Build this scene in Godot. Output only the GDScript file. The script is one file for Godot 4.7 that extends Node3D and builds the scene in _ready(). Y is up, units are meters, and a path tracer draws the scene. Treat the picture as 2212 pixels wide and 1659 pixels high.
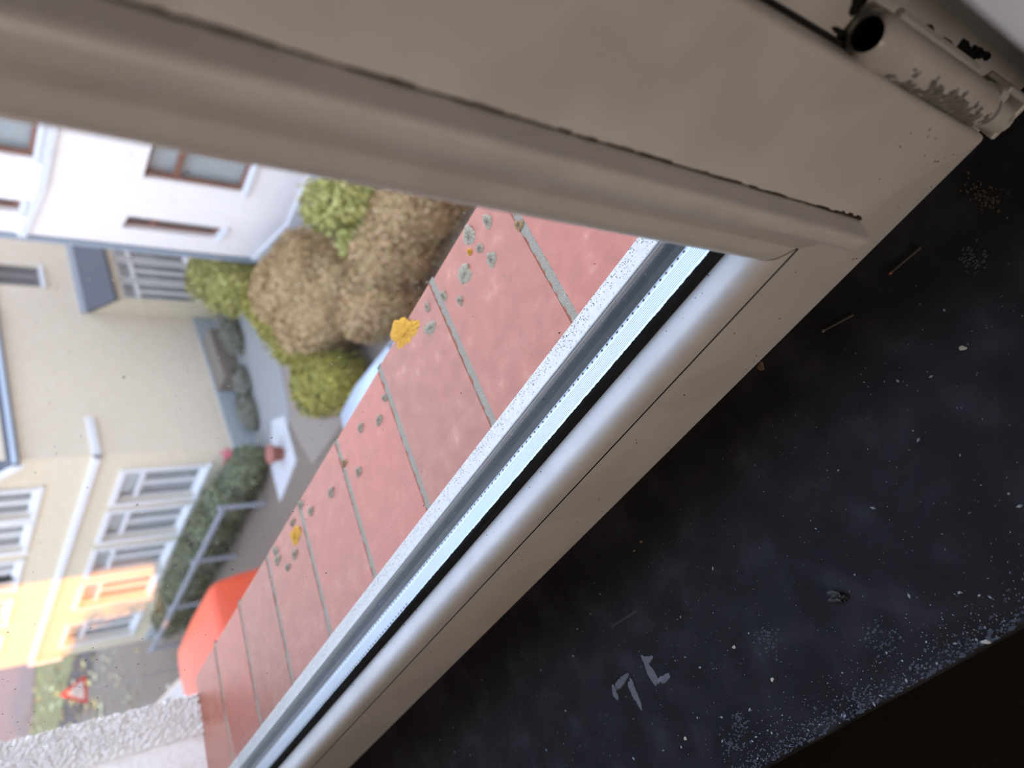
extends Node3D

# ------------------------------------------------------------------ helpers
var rng := RandomNumberGenerator.new()
var taken := {}
const GY := -6.259            # street level
const CREAM_X := -12.71       # corner of the cream house

func S(r: float, g: float, b: float, a := 1.0) -> Color:
	return Color(r / 255.0, g / 255.0, b / 255.0, a)

func mat(c: Color, rough := 0.6, metal := 0.0, spec := 0.5) -> StandardMaterial3D:
	var m := StandardMaterial3D.new()
	m.albedo_color = c; m.roughness = rough; m.metallic = metal; m.metallic_specular = spec
	return m

func noise_tex(c: Array, at: Array, freq: float, size := 512, seed_ := 1, oct := 4, kind := FastNoiseLite.TYPE_SIMPLEX_SMOOTH) -> NoiseTexture2D:
	var n := FastNoiseLite.new(); n.seed = seed_; n.frequency = freq; n.noise_type = kind; n.fractal_octaves = oct
	var g := Gradient.new(); g.colors = PackedColorArray(c); g.offsets = PackedFloat32Array(at)
	var t := NoiseTexture2D.new(); t.width = size; t.height = size; t.noise = n; t.color_ramp = g; t.seamless = true
	return t

func nmat(c: Array, at: Array, freq: float, scale: float, rough := 0.7, seed_ := 1, oct := 4, bump := 0.0, bump_freq := 0.06, spec := 0.5) -> StandardMaterial3D:
	var m := mat(Color.WHITE, rough, 0.0, spec)
	m.albedo_texture = noise_tex(c, at, freq, 512, seed_, oct)
	m.uv1_triplanar = true; m.uv1_world_triplanar = true; m.uv1_scale = Vector3.ONE * scale
	if bump > 0.0:
		m.heightmap_enabled = true
		m.heightmap_texture = noise_tex([Color.BLACK, Color.WHITE], [0.2, 0.8], bump_freq, 512, seed_ + 7, 4)
		m.heightmap_scale = bump
	return m

func glass(alpha := 0.03, tint := Color(0.9, 0.95, 0.95)) -> StandardMaterial3D:
	var m := mat(Color(tint.r, tint.g, tint.b, alpha), 0.0)
	m.transparency = BaseMaterial3D.TRANSPARENCY_ALPHA
	return m

func new_st() -> SurfaceTool:
	var st := SurfaceTool.new(); st.begin(Mesh.PRIMITIVE_TRIANGLES); return st

func tri(st: SurfaceTool, a: Vector3, b: Vector3, c: Vector3, na: Vector3, nb: Vector3, nc: Vector3) -> void:
	var g := (c - a).cross(b - a)
	if g.length_squared() < 1e-22: return
	if g.dot(na + nb + nc) < 0.0:
		var t := b; b = c; c = t
		t = nb; nb = nc; nc = t
	st.set_normal(na); st.add_vertex(a)
	st.set_normal(nb); st.add_vertex(b)
	st.set_normal(nc); st.add_vertex(c)

func quad(st: SurfaceTool, a: Vector3, b: Vector3, c: Vector3, d: Vector3, n: Vector3) -> void:
	tri(st, a, b, c, n, n, n); tri(st, a, c, d, n, n, n)

func poly(st: SurfaceTool, pts: Array, n: Vector3) -> void:
	for i in range(1, pts.size() - 1):
		tri(st, pts[0], pts[i], pts[i + 1], n, n, n)

# box between two corners, edges chamfered by ch
func bx(st: SurfaceTool, lo: Vector3, hi: Vector3, ch := 0.0) -> void:
	bxt(st, Transform3D(Basis(), (lo + hi) / 2.0), (hi - lo).abs() / 2.0, ch)

func bxt(st: SurfaceTool, t: Transform3D, h: Vector3, ch := 0.0) -> void:
	var b := t.basis
	var ax := [Vector3(1, 0, 0), Vector3(0, 1, 0), Vector3(0, 0, 1)]
	var P := func(sg: Vector3, k: int) -> Vector3:   # corner vertex lying on the face of axis k
		var v := Vector3(sg.x * (h.x - ch), sg.y * (h.y - ch), sg.z * (h.z - ch))
		v[k] = sg[k] * h[k]
		return t * v
	for k in 3:
		var i := (k + 1) % 3
		var j := (k + 2) % 3
		for s in [-1.0, 1.0]:
			var c := []
			for q in [[-1, -1], [1, -1], [1, 1], [-1, 1]]:
				var sg := Vector3(); sg[k] = s; sg[i] = q[0]; sg[j] = q[1]
				c.append(P.call(sg, k))
			quad(st, c[0], c[1], c[2], c[3], (b * (ax[k] * s)).normalized())
	if ch <= 0.0: return
	for k in 3:
		var i := (k + 1) % 3
		var j := (k + 2) % 3
		for si in [-1.0, 1.0]:
			for sj in [-1.0, 1.0]:
				var s0 := Vector3(); s0[k] = -1; s0[i] = si; s0[j] = sj
				var s1 := s0; s1[k] = 1
				var n: Vector3 = (b * (ax[i] * si + ax[j] * sj)).normalized()
				quad(st, P.call(s0, i), P.call(s1, i), P.call(s1, j), P.call(s0, j), n)
	for sx in [-1.0, 1.0]:
		for sy in [-1.0, 1.0]:
			for sz in [-1.0, 1.0]:
				var sg := Vector3(sx, sy, sz)
				var n: Vector3 = (b * sg).normalized()
				tri(st, P.call(sg, 0), P.call(sg, 1), P.call(sg, 2), n, n, n)

# profile swept straight between two maps (2D point -> 3D point)
func loft(st: SurfaceTool, prof: Array, a: Callable, b: Callable, caps := true, soft := 38.0) -> void:
	var n := prof.size()
	var area := 0.0
	for i in n:
		area += (prof[i] as Vector2).cross(prof[(i + 1) % n])
	var sg := 1.0 if area > 0.0 else -1.0
	var en := []
	for i in n:
		var e: Vector2 = (prof[(i + 1) % n] - prof[i]).normalized()
		en.append(Vector2(e.y, -e.x) * sg)
	var lim := cos(deg_to_rad(soft))
	for i in n:
		var p: Vector2 = prof[i]; var q: Vector2 = prof[(i + 1) % n]
		var n0: Vector2 = en[i]; var n1: Vector2 = en[i]
		if en[i].dot(en[(i + n - 1) % n]) > lim: n0 = (en[i] + en[(i + n - 1) % n]).normalized()
		if en[i].dot(en[(i + 1) % n]) > lim: n1 = (en[i] + en[(i + 1) % n]).normalized()
		var P0: Vector3 = a.call(p); var P1: Vector3 = b.call(p); var Q0: Vector3 = a.call(q); var Q1: Vector3 = b.call(q)
		var L := (P1 - P0).normalized()
		var d0: Vector3 = a.call(p + n0 * 0.001) - P0; d0 = (d0 - L * d0.dot(L)).normalized()
		var d1: Vector3 = a.call(q + n1 * 0.001) - Q0; d1 = (d1 - L * d1.dot(L)).normalized()
		tri(st, P0, P1, Q1, d0, d0, d1); tri(st, P0, Q1, Q0, d0, d1, d1)
	if caps:
		var idx := Geometry2D.triangulate_polygon(PackedVector2Array(prof))
		var L2: Vector3 = ((b.call(prof[0]) as Vector3) - (a.call(prof[0]) as Vector3)).normalized()
		for k in range(0, idx.size(), 3):
			tri(st, a.call(prof[idx[k]]), a.call(prof[idx[k + 1]]), a.call(prof[idx[k + 2]]), -L2, -L2, -L2)
			tri(st, b.call(prof[idx[k]]), b.call(prof[idx[k + 1]]), b.call(prof[idx[k + 2]]), L2, L2, L2)

func ext(st: SurfaceTool, prof: Array, o: Vector3, u: Vector3, v: Vector3, w: Vector3) -> void:   # profile in (u,v), swept by w
	loft(st, prof, func(p: Vector2): return o + u * p.x + v * p.y, func(p: Vector2): return o + u * p.x + v * p.y + w)

func cyl(st: SurfaceTool, a: Vector3, b: Vector3, r0: float, r1: float, seg := 16, caps := true) -> void:
	var L := (b - a).normalized()
	var u := L.cross(Vector3.UP if absf(L.y) < 0.9 else Vector3.RIGHT).normalized()
	var v := L.cross(u)
	for i in seg:
		var t0 := TAU * i / seg; var t1 := TAU * (i + 1) / seg
		var d0 := u * cos(t0) + v * sin(t0); var d1 := u * cos(t1) + v * sin(t1)
		tri(st, a + d0 * r0, b + d0 * r1, b + d1 * r1, d0, d0, d1)
		tri(st, a + d0 * r0, b + d1 * r1, a + d1 * r0, d0, d1, d1)
		if caps:
			tri(st, a, a + d0 * r0, a + d1 * r0, -L, -L, -L); tri(st, b, b + d0 * r1, b + d1 * r1, L, L, L)

func ball(st: SurfaceTool, c: Vector3, r: Vector3, rings := 8, seg := 14) -> void:
	for i in rings:
		for j in seg:
			var q := []
			for k in [[i, j], [i + 1, j], [i + 1, j + 1], [i, j + 1]]:
				var th: float = PI * k[0] / rings; var ph: float = TAU * k[1] / seg
				q.append(Vector3(sin(th) * cos(ph), cos(th), sin(th) * sin(ph)))
			tri(st, c + q[0] * r, c + q[1] * r, c + q[2] * r, q[0], q[1], q[2])
			tri(st, c + q[0] * r, c + q[2] * r, c + q[3] * r, q[0], q[2], q[3])

# irregular lump or flake lying on a plane: u, v span the plane, n is up
func flake(st: SurfaceTool, c: Vector3, u: Vector3, v: Vector3, n: Vector3, thick: float, ragged := 0.25, lumps := 0.5, seg := 22, rings := 4, notch := 0.0) -> void:
	var rad := []
	var p1 := rng.randf() * TAU; var p2 := rng.randf() * TAU; var p3 := rng.randf() * TAU
	for j in seg:
		var t := TAU * j / seg
		var r := 1.0 + ragged * (0.45 * sin(2 * t + p1) + 0.40 * sin(3 * t + p2) + 0.2 * sin(5 * t + p3) + 0.12 * sin(11 * t + p1) + rng.randf_range(-0.3, 0.3))
		if notch > 0.0: r *= 1.0 - notch * maxf(0.0, cos(t - p1)) ** 6
		rad.append(maxf(r, 0.25))
	var h := []
	for i in rings + 1:
		var row := []
		for j in seg:
			var f := float(i) / rings
			var z := thick * (1.0 - pow(f, 5.0)) * (1.0 + lumps * rng.randf_range(-0.8, 0.6))
			if i == rings: z = -0.0002
			var t := TAU * j / seg
			row.append(c + (u * cos(t) + v * sin(t)) * (rad[j] * f) + n * z)
		h.append(row)
	for i in rings:
		for j in seg:
			var k := (j + 1) % seg
			var g: Vector3 = (h[i + 1][j] - h[i][k]).cross(h[i + 1][k] - h[i][j])
			if g.length_squared() < 1e-20: g = n
			g = g.normalized()
			if g.dot(n) < 0: g = -g
			tri(st, h[i][j], h[i + 1][j], h[i + 1][k], g, g, g); tri(st, h[i][j], h[i + 1][k], h[i][k], g, g, g)

func numbered(called: String) -> String:
	if not taken.has(called):
		taken[called] = 0; return called
	taken[called] += 1
	return "%s_%03d" % [called, taken[called]]

func obj(called: String, st: SurfaceTool, m: Material, parent: Node = null) -> MeshInstance3D:
	var o := MeshInstance3D.new()
	o.mesh = st.commit(); o.mesh.surface_set_material(0, m)
	if parent == null:
		o.name = numbered(called); add_child(o)
	else:
		o.name = called; parent.add_child(o, true)
	return o

func base(called: String, parent: Node = null) -> Node3D:
	var o := Node3D.new()
	if parent == null:
		o.name = numbered(called); add_child(o)
	else:
		o.name = called; parent.add_child(o, true)
	return o

func tag(o: Node, label: String, category: String, group := "", kind := "") -> Node:
	o.set_meta("label", label); o.set_meta("category", category)
	if group: o.set_meta("group", group)
	if kind: o.set_meta("kind", kind)
	return o

func struct(o: Node, label := "") -> Node:
	o.set_meta("kind", "structure")
	if label: o.set_meta("label", label)
	return o

func part(o: Node, label := "", stuff := false) -> Node:
	if label: o.set_meta("label", label)
	if stuff: o.set_meta("kind", "stuff")
	return o

# street things: x, height above the street, z as measured from the camera's foot
func O(x: float, h: float, z: float) -> Vector3:
	return Vector3(x, GY + h, z + 0.143)

var M := {}

func _ready() -> void:
	rng.seed = 20240611
	view_and_light()
	materials()
	room()
	window_unit()
	inner_sill()
	outer_sill()
	ground()
	cream_house()
	white_house()
	garden()
	vehicles()
	street_things()

# ------------------------------------------------------------------ camera, sky, sun, exposure
func view_and_light() -> void:
	var cam := Camera3D.new(); cam.name = "camera"
	cam.transform = Transform3D(Basis(Vector3(0.49524, -0.75514, 0.42953), Vector3(0.65362, -0.00182, -0.75682), Vector3(0.57229, 0.65556, 0.49268)).orthonormalized(), Vector3(0, 0.341, 0.143))
	cam.near = 0.01; cam.far = 300.0
	add_child(cam)
	var ca := CameraAttributesPhysical.new()
	ca.frustum_focal_length = 24.38; ca.frustum_focus_distance = 0.40; ca.exposure_aperture = 7.6
	ca.frustum_near = 0.01; ca.frustum_far = 300.0
	cam.attributes = ca
	cam.fov = 52.41
	cam.current = true
	var e := Environment.new()
	e.background_mode = Environment.BG_SKY
	var sm := ProceduralSkyMaterial.new()
	sm.sky_top_color = S(174, 199, 236); sm.sky_horizon_color = S(250, 236, 222); sm.sky_curve = 0.22
	sm.ground_bottom_color = S(120, 115, 110); sm.ground_horizon_color = S(190, 186, 182)
	sm.sun_angle_max = 1.0
	var sky := Sky.new(); sky.sky_material = sm
	e.sky = sky
	e.background_energy_multiplier = 1.0
	e.tonemap_mode = Environment.TONE_MAPPER_LINEAR
	e.tonemap_exposure = 5.6
	e.sdfgi_enabled = true; e.ssao_enabled = true; e.ssil_enabled = true
	var we := WorldEnvironment.new(); we.name = "environment"; we.environment = e; add_child(we)
	var sun := DirectionalLight3D.new(); sun.name = "sun"
	sun.look_at_from_position(Vector3.ZERO, Vector3(-0.62, -0.19, -0.76), Vector3.UP)
	sun.light_color = S(255, 156, 30); sun.light_energy = 0.60; sun.shadow_enabled = true; sun.light_angular_distance = 0.6
	add_child(sun)

func materials() -> void:
	M.pvc = nmat([S(206, 201, 195), S(216, 211, 205), S(211, 206, 200)], [0.3, 0.5, 0.75], 0.006, 3.0, 0.32, 3)
	M.pvc_dirty = nmat([S(150, 142, 128), S(206, 203, 198), S(216, 213, 208)], [0.12, 0.3, 0.7], 0.03, 9.0, 0.4, 4)
	M.lip = nmat([S(178, 176, 170), S(187, 185, 179), S(193, 191, 186)], [0.2, 0.4, 0.7], 0.03, 16.0, 0.55, 5, 5)
	M.grime = nmat([S(40, 33, 28), S(70, 60, 51)], [0.3, 0.7], 0.05, 30.0, 0.95, 6)
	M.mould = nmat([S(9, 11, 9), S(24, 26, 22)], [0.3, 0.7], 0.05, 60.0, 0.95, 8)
	M.rubber = nmat([S(3, 3, 4), S(9, 9, 9)], [0.3, 0.7], 0.05, 40.0, 0.85, 9)
	M.seal = nmat([S(98, 92, 90), S(136, 128, 120), S(170, 154, 118)], [0.3, 0.55, 0.8], 0.05, 60.0, 0.9, 10, 4, 0.05)
	M.alu = mat(S(214, 222, 228), 0.42, 0.55)
	M.hole = mat(S(20, 22, 25), 0.9)
	M.butyl = mat(S(10, 10, 12), 0.7)
	M.glass = glass(0.006)
	M.glass_out = glass(0.008); M.glass_out.metallic_specular = 0.3
	M.plaster_in = nmat([S(240, 236, 231), S(244, 241, 236)], [0.3, 0.7], 0.02, 2.0, 0.9, 11)
	M.paint_wall = nmat([S(206, 196, 184), S(214, 204, 192)], [0.3, 0.7], 0.01, 1.0, 0.9, 12)
	M.carpet = nmat([S(24, 20, 17), S(40, 33, 27)], [0.3, 0.7], 0.08, 3.0, 0.98, 13)
	M.sill = nmat([S(34, 33, 37), S(42, 41, 46), S(58, 57, 64)], [0.25, 0.6, 0.92], 0.012, 4.0, 0.5, 14, 5, 0.03, 0.03)
	M.sill.metallic_specular = 0.3
	M.dust = mat(S(150, 154, 162), 0.9)
	M.render = nmat([S(226, 223, 216), S(241, 241, 239), S(245, 245, 244)], [0.2, 0.45, 0.8], 0.02, 8.0, 0.92, 15)
	M.facade_own = nmat([S(206, 203, 196), S(222, 220, 214)], [0.3, 0.7], 0.02, 1.0, 0.9, 16)

# ------------------------------------------------------------------ the room behind the camera
func room() -> void:
	# outer wall with the window opening: outside face z -0.209, inside face z 0.13
	var st := new_st()
	var zo := -0.209; var zi := 0.13
	bx(st, Vector3(-9.6, GY - 0.5, zo), Vector3(-1.005, 6.5, zi))
	bx(st, Vector3(0.03, GY - 0.5, zo), Vector3(11.0, 6.5, zi))
	bx(st, Vector3(-1.005, GY - 0.5, zo), Vector3(0.03, -0.036, zi))
	bx(st, Vector3(-1.005, 1.42, zo), Vector3(0.03, 6.5, zi))
	struct(obj("wall_front", st, M.facade_own), "pale rendered outer wall around the window opening")
	# splayed plaster reveal beside the hinge
	st = new_st()
	ext(st, [Vector2(0.024, -0.016), Vector2(0.020, 0.058), Vector2(0.0062, 0.0645), Vector2(0.0047, 0.0680), Vector2(0.0050, 0.0720), Vector2(0.024, 0.152), Vector2(0.06, 0.152), Vector2(0.06, -0.016)], Vector3(0, -0.0265, 0), Vector3(1, 0, 0), Vector3(0, 0, 1), Vector3(0, 1.46, 0))
	struct(obj("wall_reveal", st, M.plaster_in), "white plaster reveal beside the window hinge")
	for w in [["wall_left", Vector3(-3.3, -0.95, 0.13), Vector3(-3.2, 1.75, 4.0)], ["wall_right", Vector3(0.17, -0.95, 0.13), Vector3(0.27, 1.75, 4.0)], ["wall_back", Vector3(-3.3, -0.95, 4.0), Vector3(0.27, 1.75, 4.1)]]:
		st = new_st(); bx(st, w[1], w[2]); struct(obj(w[0], st, M.paint_wall), "painted wall of the room")
	st = new_st(); bx(st, Vector3(-3.3, 1.75, 0.13), Vector3(0.27, 1.85, 4.1)); struct(obj("ceiling", st, M.plaster_in), "white ceiling of the room")
	st = new_st(); bx(st, Vector3(-3.3, -1.05, 0.13), Vector3(0.27, -0.95, 4.1)); struct(obj("floor", st, M.carpet), "dark brown carpet floor below the sill")
	# wall lamp on the near side wall, behind the camera
	var t := base("wall_lamp"); tag(t, "round warm wall lamp with white globe on the side wall", "lamp")
	t.position = Vector3(0.17, 0.22, 0.95)
	st = new_st(); cyl(st, Vector3(-0.025, 0, 0), Vector3(0, 0, 0), 0.05, 0.06, 20); obj("lamp_base", st, M.plaster_in, t)
	st = new_st(); cyl(st, Vector3(-0.05, 0, 0), Vector3(-0.02, 0, 0), 0.012, 0.012, 12); obj("arm", st, M.alu, t)
	var lm := mat(S(255, 240, 222), 0.5); lm.emission_enabled = true; lm.emission = S(255, 226, 198); lm.emission_energy_multiplier = 0.25
	st = new_st(); ball(st, Vector3(-0.11, 0, 0), Vector3(0.07, 0.07, 0.07), 10, 18); obj("lamp_globe", st, lm, t)
	var l := OmniLight3D.new(); l.name = "lamp_light"; l.position = Vector3(-0.11, 0, 0); l.light_color = S(255, 238, 224); l.light_energy = 0.029
	l.omni_range = 9.0; l.omni_attenuation = 2.0; l.shadow_enabled = true; l.light_size = 0.06; t.add_child(l)

# ------------------------------------------------------------------ the window: fixed frame, sash, glazing, hinge
const XR := -0.0200    # right outer edge of the sash (hinge side)
const XL := -0.9750
const YT := 1.3800
func fs(s: float) -> float:       # the stile's flat face is 9 mm wider than the rail's
	return s + (0.0090 if s > 0.01 else 0.0)

# maps of the four mitred members: profile point (inset from outer edge, z) -> 3D
func at_bl(p: Vector2) -> Vector3: return Vector3(XL + fs(p.x), p.x, p.y)
func at_br(p: Vector2) -> Vector3: return Vector3(XR - fs(p.x), p.x, p.y)
func at_tl(p: Vector2) -> Vector3: return Vector3(XL + fs(p.x), YT - p.x, p.y)
func at_tr(p: Vector2) -> Vector3: return Vector3(XR - fs(p.x), YT - p.x, p.y)

func four(prof: Array, called: String, m: Material, parent: Node, lab := "") -> void:
	var ends := [[at_bl, at_br, "rail"], [at_br, at_tr, "stile"], [at_tl, at_tr, "rail"], [at_bl, at_tl, "stile"]]
	for e in ends:
		var st := new_st(); loft(st, prof, e[0], e[1])
		part(obj(called.replace("#", e[2]), st, m, parent), lab)

func arc(c: Vector2, r: float, a0: float, a1: float, n := 6) -> Array:
	var out := []
	for i in n + 1:
		var t := deg_to_rad(lerpf(a0, a1, float(i) / n)); out.append(c + Vector2(cos(t), sin(t)) * r)
	return out

func window_unit() -> void:
	var w := base("window_1"); struct(w, "white plastic casement window with hinge and double glazing")
	# fixed frame behind the sash overlap
	var st := new_st()
	bx(st, Vector3(-0.046, -0.034, -0.088), Vector3(0.0300, 1.42, -0.0165), 0.0015)
	obj("jamb", st, M.pvc, w)
	st = new_st(); bx(st, Vector3(-1.005, -0.034, -0.088), Vector3(-0.949, 1.42, -0.0165), 0.0015); obj("jamb", st, M.pvc, w)
	st = new_st(); bx(st, Vector3(-0.949, -0.034, -0.088), Vector3(-0.046, 0.014, -0.0165), 0.0015); obj("threshold", st, M.pvc, w)
	st = new_st(); bx(st, Vector3(-0.949, 1.364, -0.088), Vector3(-0.046, 1.42, -0.0165), 0.0015); obj("head", st, M.pvc, w)
	# sash members: face, groove, rebate, outer lip
	var prof: Array = [Vector2(0.0, -0.0125)]
	prof += arc(Vector2(0.0035, -0.0035), 0.0035, 180, 90, 5)
	prof += [Vector2(0.0536, 0.0), Vector2(0.0540, -0.0005), Vector2(0.0540, -0.0052), Vector2(0.0460, -0.0052), Vector2(0.0460, -0.0482)]
	prof += [Vector2(0.0625, -0.0482), Vector2(0.0570, -0.0615)]
	prof += arc(Vector2(0.0555, -0.0615), 0.0015, 0, -90, 3)
	prof += [Vector2(0.0300, -0.0640), Vector2(0.0200, -0.0640), Vector2(0.0200, -0.0125)]
	four(prof, "sash_#", M.pvc, w)
	# weathered outer lip of the sash
	four([Vector2(0.0615, -0.0482), Vector2(0.0632, -0.0484), Vector2(0.0634, -0.0490), Vector2(0.0582, -0.0622), Vector2(0.0570, -0.0634), Vector2(0.0545, -0.0638), Vector2(0.0545, -0.0628)], "outer_lip", M.lip, w, "white outer lip speckled with black dirt")
	st = new_st()
	for i in 2600:
		var cl := floorf(rng.randf() * 9.0) * 0.085 + rng.randfn(0.0, 0.03)
		var x := -0.12 - (cl if i % 2 == 0 else rng.randf() * 0.75)
		var f := rng.randf()
		if i % 2 == 0: f = clampf(0.75 + rng.randfn(0, 0.15), 0.0, 1.0)
		var c := Vector3(x, lerpf(0.0634, 0.0582, f), lerpf(-0.0490, -0.0622, f)) + Vector3(0, 0.00008, -0.00003)
		var r := rng.randf_range(0.00012, 0.0003)
		var pts := []
		for j in 5: pts.append(c + Vector3(cos(TAU * j / 5) * r * rng.randf_range(0.6, 1.6), -sin(TAU * j / 5) * r * 0.37 + 0.00004, sin(TAU * j / 5) * r * 0.93))
		poly(st, pts, Vector3(0, 0.93, -0.37))
	part(obj("lip_specks", st, M.grime, w), "black dirt specks on the outer lip", true)
	# glazing beads: rounded front, flat top falling slightly towards the pane
	var bead: Array = [Vector2(0.0553, -0.0050), Vector2(0.0553, -0.0004), Vector2(0.0557, 0.0), Vector2(0.0606, 0.0)]
	bead += arc(Vector2(0.0606, -0.0070), 0.0070, 90, 0, 10)
	bead += [Vector2(0.0674, -0.0105), Vector2(0.0668, -0.0165), Vector2(0.0465, -0.0165), Vector2(0.0465, -0.0050)]
	four(bead, "glazing_bead", M.pvc, w)
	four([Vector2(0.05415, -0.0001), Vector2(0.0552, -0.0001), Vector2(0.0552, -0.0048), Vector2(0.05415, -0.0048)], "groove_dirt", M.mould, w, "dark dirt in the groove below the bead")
	st = new_st()      # dirt in the mitre of the beads
	for i in range(2, 14):
		var a := at_br(bead[i]) + Vector3(0, 0, 0.0001); var b := at_br(bead[i + 1]) + Vector3(0, 0, 0.0001)
		var d := Vector3(0.0002, 0.0002, 0)
		quad(st, a - d, a + d, b + d, b - d, Vector3(0, 0.3, 1).normalized())
	part(obj("mitre_dirt", st, M.grime, w), "thin dirty line in the bead mitre")
	# rubber gasket between bead and inner pane
	four([Vector2(0.0500, -0.0167), Vector2(0.0674, -0.0167), Vector2(0.0706, -0.0181), Vector2(0.0717, -0.0199), Vector2(0.0500, -0.0199)], "gasket", M.rubber, w, "black rubber gasket between bead and pane")
	four([Vector2(0.0465, -0.0442), Vector2(0.0620, -0.0442), Vector2(0.0624, -0.0452), Vector2(0.0465, -0.0452)], "outer_gasket", M.rubber, w, "black rubber gasket outside the outer pane")
	# outer sealing strip
	four([Vector2(0.0465, -0.0453), Vector2(0.0626, -0.0453), Vector2(0.0635, -0.0466), Vector2(0.0630, -0.0481), Vector2(0.0465, -0.0481)], "weather_strip", M.seal, w, "weathered grey sealing strip outside the pane")
	# panes
	for z in [-0.0220, -0.0420]:
		st = new_st()
		bx(st, Vector3(XL + 0.057, 0.048, z - 0.0019), Vector3(XR - 0.057, YT - 0.048, z + 0.0019))
		var p := obj("pane", st, M.glass if z > -0.03 else M.glass_out, w)
		if z > -0.03: pane_dirt(p, z + 0.0020, 1)
		else: pane_dirt(p, z - 0.0020, 2)
	# spacer bar with ribs and two rows of perforations
	var sp: Array = [Vector2(0.0500, -0.0243), Vector2(0.0572, -0.0243), Vector2(0.0574, -0.0246)]
	for i in 8:
		var z0 := -0.0302 - i * 0.0009
		sp += [Vector2(0.0574, z0), Vector2(0.0571, z0 - 0.0001), Vector2(0.0571, z0 - 0.00025), Vector2(0.0574, z0 - 0.00035)]
	sp += [Vector2(0.0574, -0.0394), Vector2(0.0572, -0.0397), Vector2(0.0500, -0.0397)]
	four(sp, "spacer_bar", M.alu, w, "ribbed aluminium spacer between the panes")
	for z in [-0.0386, -0.0298]:
		st = new_st()
		for i in 185:
			var x := -0.10 - i * 0.0043
			if z > -0.03 and x > -0.42: continue
			bx(st, Vector3(x - 0.0006, 0.0570, z - 0.0005), Vector3(x + 0.0006, 0.05746, z + 0.0005))
		part(obj("perforations", st, M.hole, w), "row of tiny dark holes along the spacer", true)
	# black sealant line with a ragged edge, on the inner pane under the gasket
	st = new_st()
	var px := -0.09; var ph := 0.0650
	while px > -0.90:
		var nx := px - rng.randf_range(0.0006, 0.0016)
		var nh := 0.0647 + rng.randf_range(-0.0004, 0.0003)
		quad(st, Vector3(px, 0.050, -0.02415), Vector3(nx, 0.050, -0.02415), Vector3(nx, nh, -0.02415), Vector3(px, ph, -0.02415), Vector3(0, 0, 1))
		quad(st, Vector3(px, 0.050, -0.0243), Vector3(nx, 0.050, -0.0243), Vector3(nx, nh, -0.0243), Vector3(px, ph, -0.0243), Vector3(0, 0, -1))
		px = nx; ph = nh
	part(obj("edge_sealant", st, M.butyl, w), "black edge sealant with a ragged edge")
	# raised cover strip on the hinge stile, its lower end cut back
	st = new_st()
	var strip: Array = [Vector2(-0.0662, -0.0005), Vector2(-0.0660, 0.0125)]
	strip += arc(Vector2(-0.0685, 0.0125), 0.0025, 0, 90, 5)
	strip += arc(Vector2(-0.0708, 0.0125), 0.0025, 90, 180, 5)
	strip += [Vector2(-0.0750, 0.0050), Vector2(-0.0846, 0.0006), Vector2(-0.0846, -0.0002)]
	loft(st, strip, func(p: Vector2): return Vector3(p.x, 0.0335 + maxf(p.y, 0.0) * 0.75 + (-0.066 - p.x) * 1.1, p.y), func(p: Vector2): return Vector3(p.x, 1.35, p.y))
	obj("cover_strip", st, M.pvc, w)
	# grime packed into the joint of the strip
	st = new_st()
	var y := 0.033
	while y < 0.75:
		var ny := y + rng.randf_range(0.002, 0.006)
		var wd := rng.randf_range(0.0002, 0.0008) * (1.9 if y < 0.05 else 1.0)
		bx(st, Vector3(-0.0661 - 0.0002, y, -0.0003), Vector3(-0.0661 + wd, ny, rng.randf_range(0.0003, 0.0009)))
		y = ny
	part(obj("joint_grime", st, M.grime, w), "dark grime along the joint of the cover strip")
	# dark grime in the bead mitre and small marks on the faces
	st = new_st()
	for i in 34:
		var cx := rng.randf_range(-0.62, -0.03); var cy := rng.randf_range(0.004, 0.05)
		var r := rng.randf_range(0.0002, 0.0006)
		flake(st, Vector3(cx, cy, 0.0), Vector3(r, 0, 0), Vector3(0, r * rng.randf_range(0.8, 1.8), 0), Vector3(0, 0, 1), 0.0002, 0.3, 0.2, 8, 2)
	for i in 14:
		var cx := rng.randf_range(-0.058, -0.024); var cy := rng.randf_range(0.004, 0.06)
		var r := rng.randf_range(0.0002, 0.0005)
		flake(st, Vector3(cx, cy, 0.0), Vector3(r, 0, 0), Vector3(0, r * rng.randf_range(0.8, 2.2), 0), Vector3(0, 0, 1), 0.0002, 0.3, 0.2, 8, 2)
	for i in 26:
		var cx := rng.randf_range(-0.62, -0.10)
		flake(st, Vector3(cx, 0.0672, rng.randf_range(-0.016, -0.0085)), Vector3(0.0003, 0, 0), Vector3(0, 0, -0.0004), Vector3(0, 1, 0), 0.0002, 0.3, 0.2, 8, 2)
	part(obj("specks", st, M.grime, w), "small dark specks on the plastic faces", true)
	hinge(w)

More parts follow.
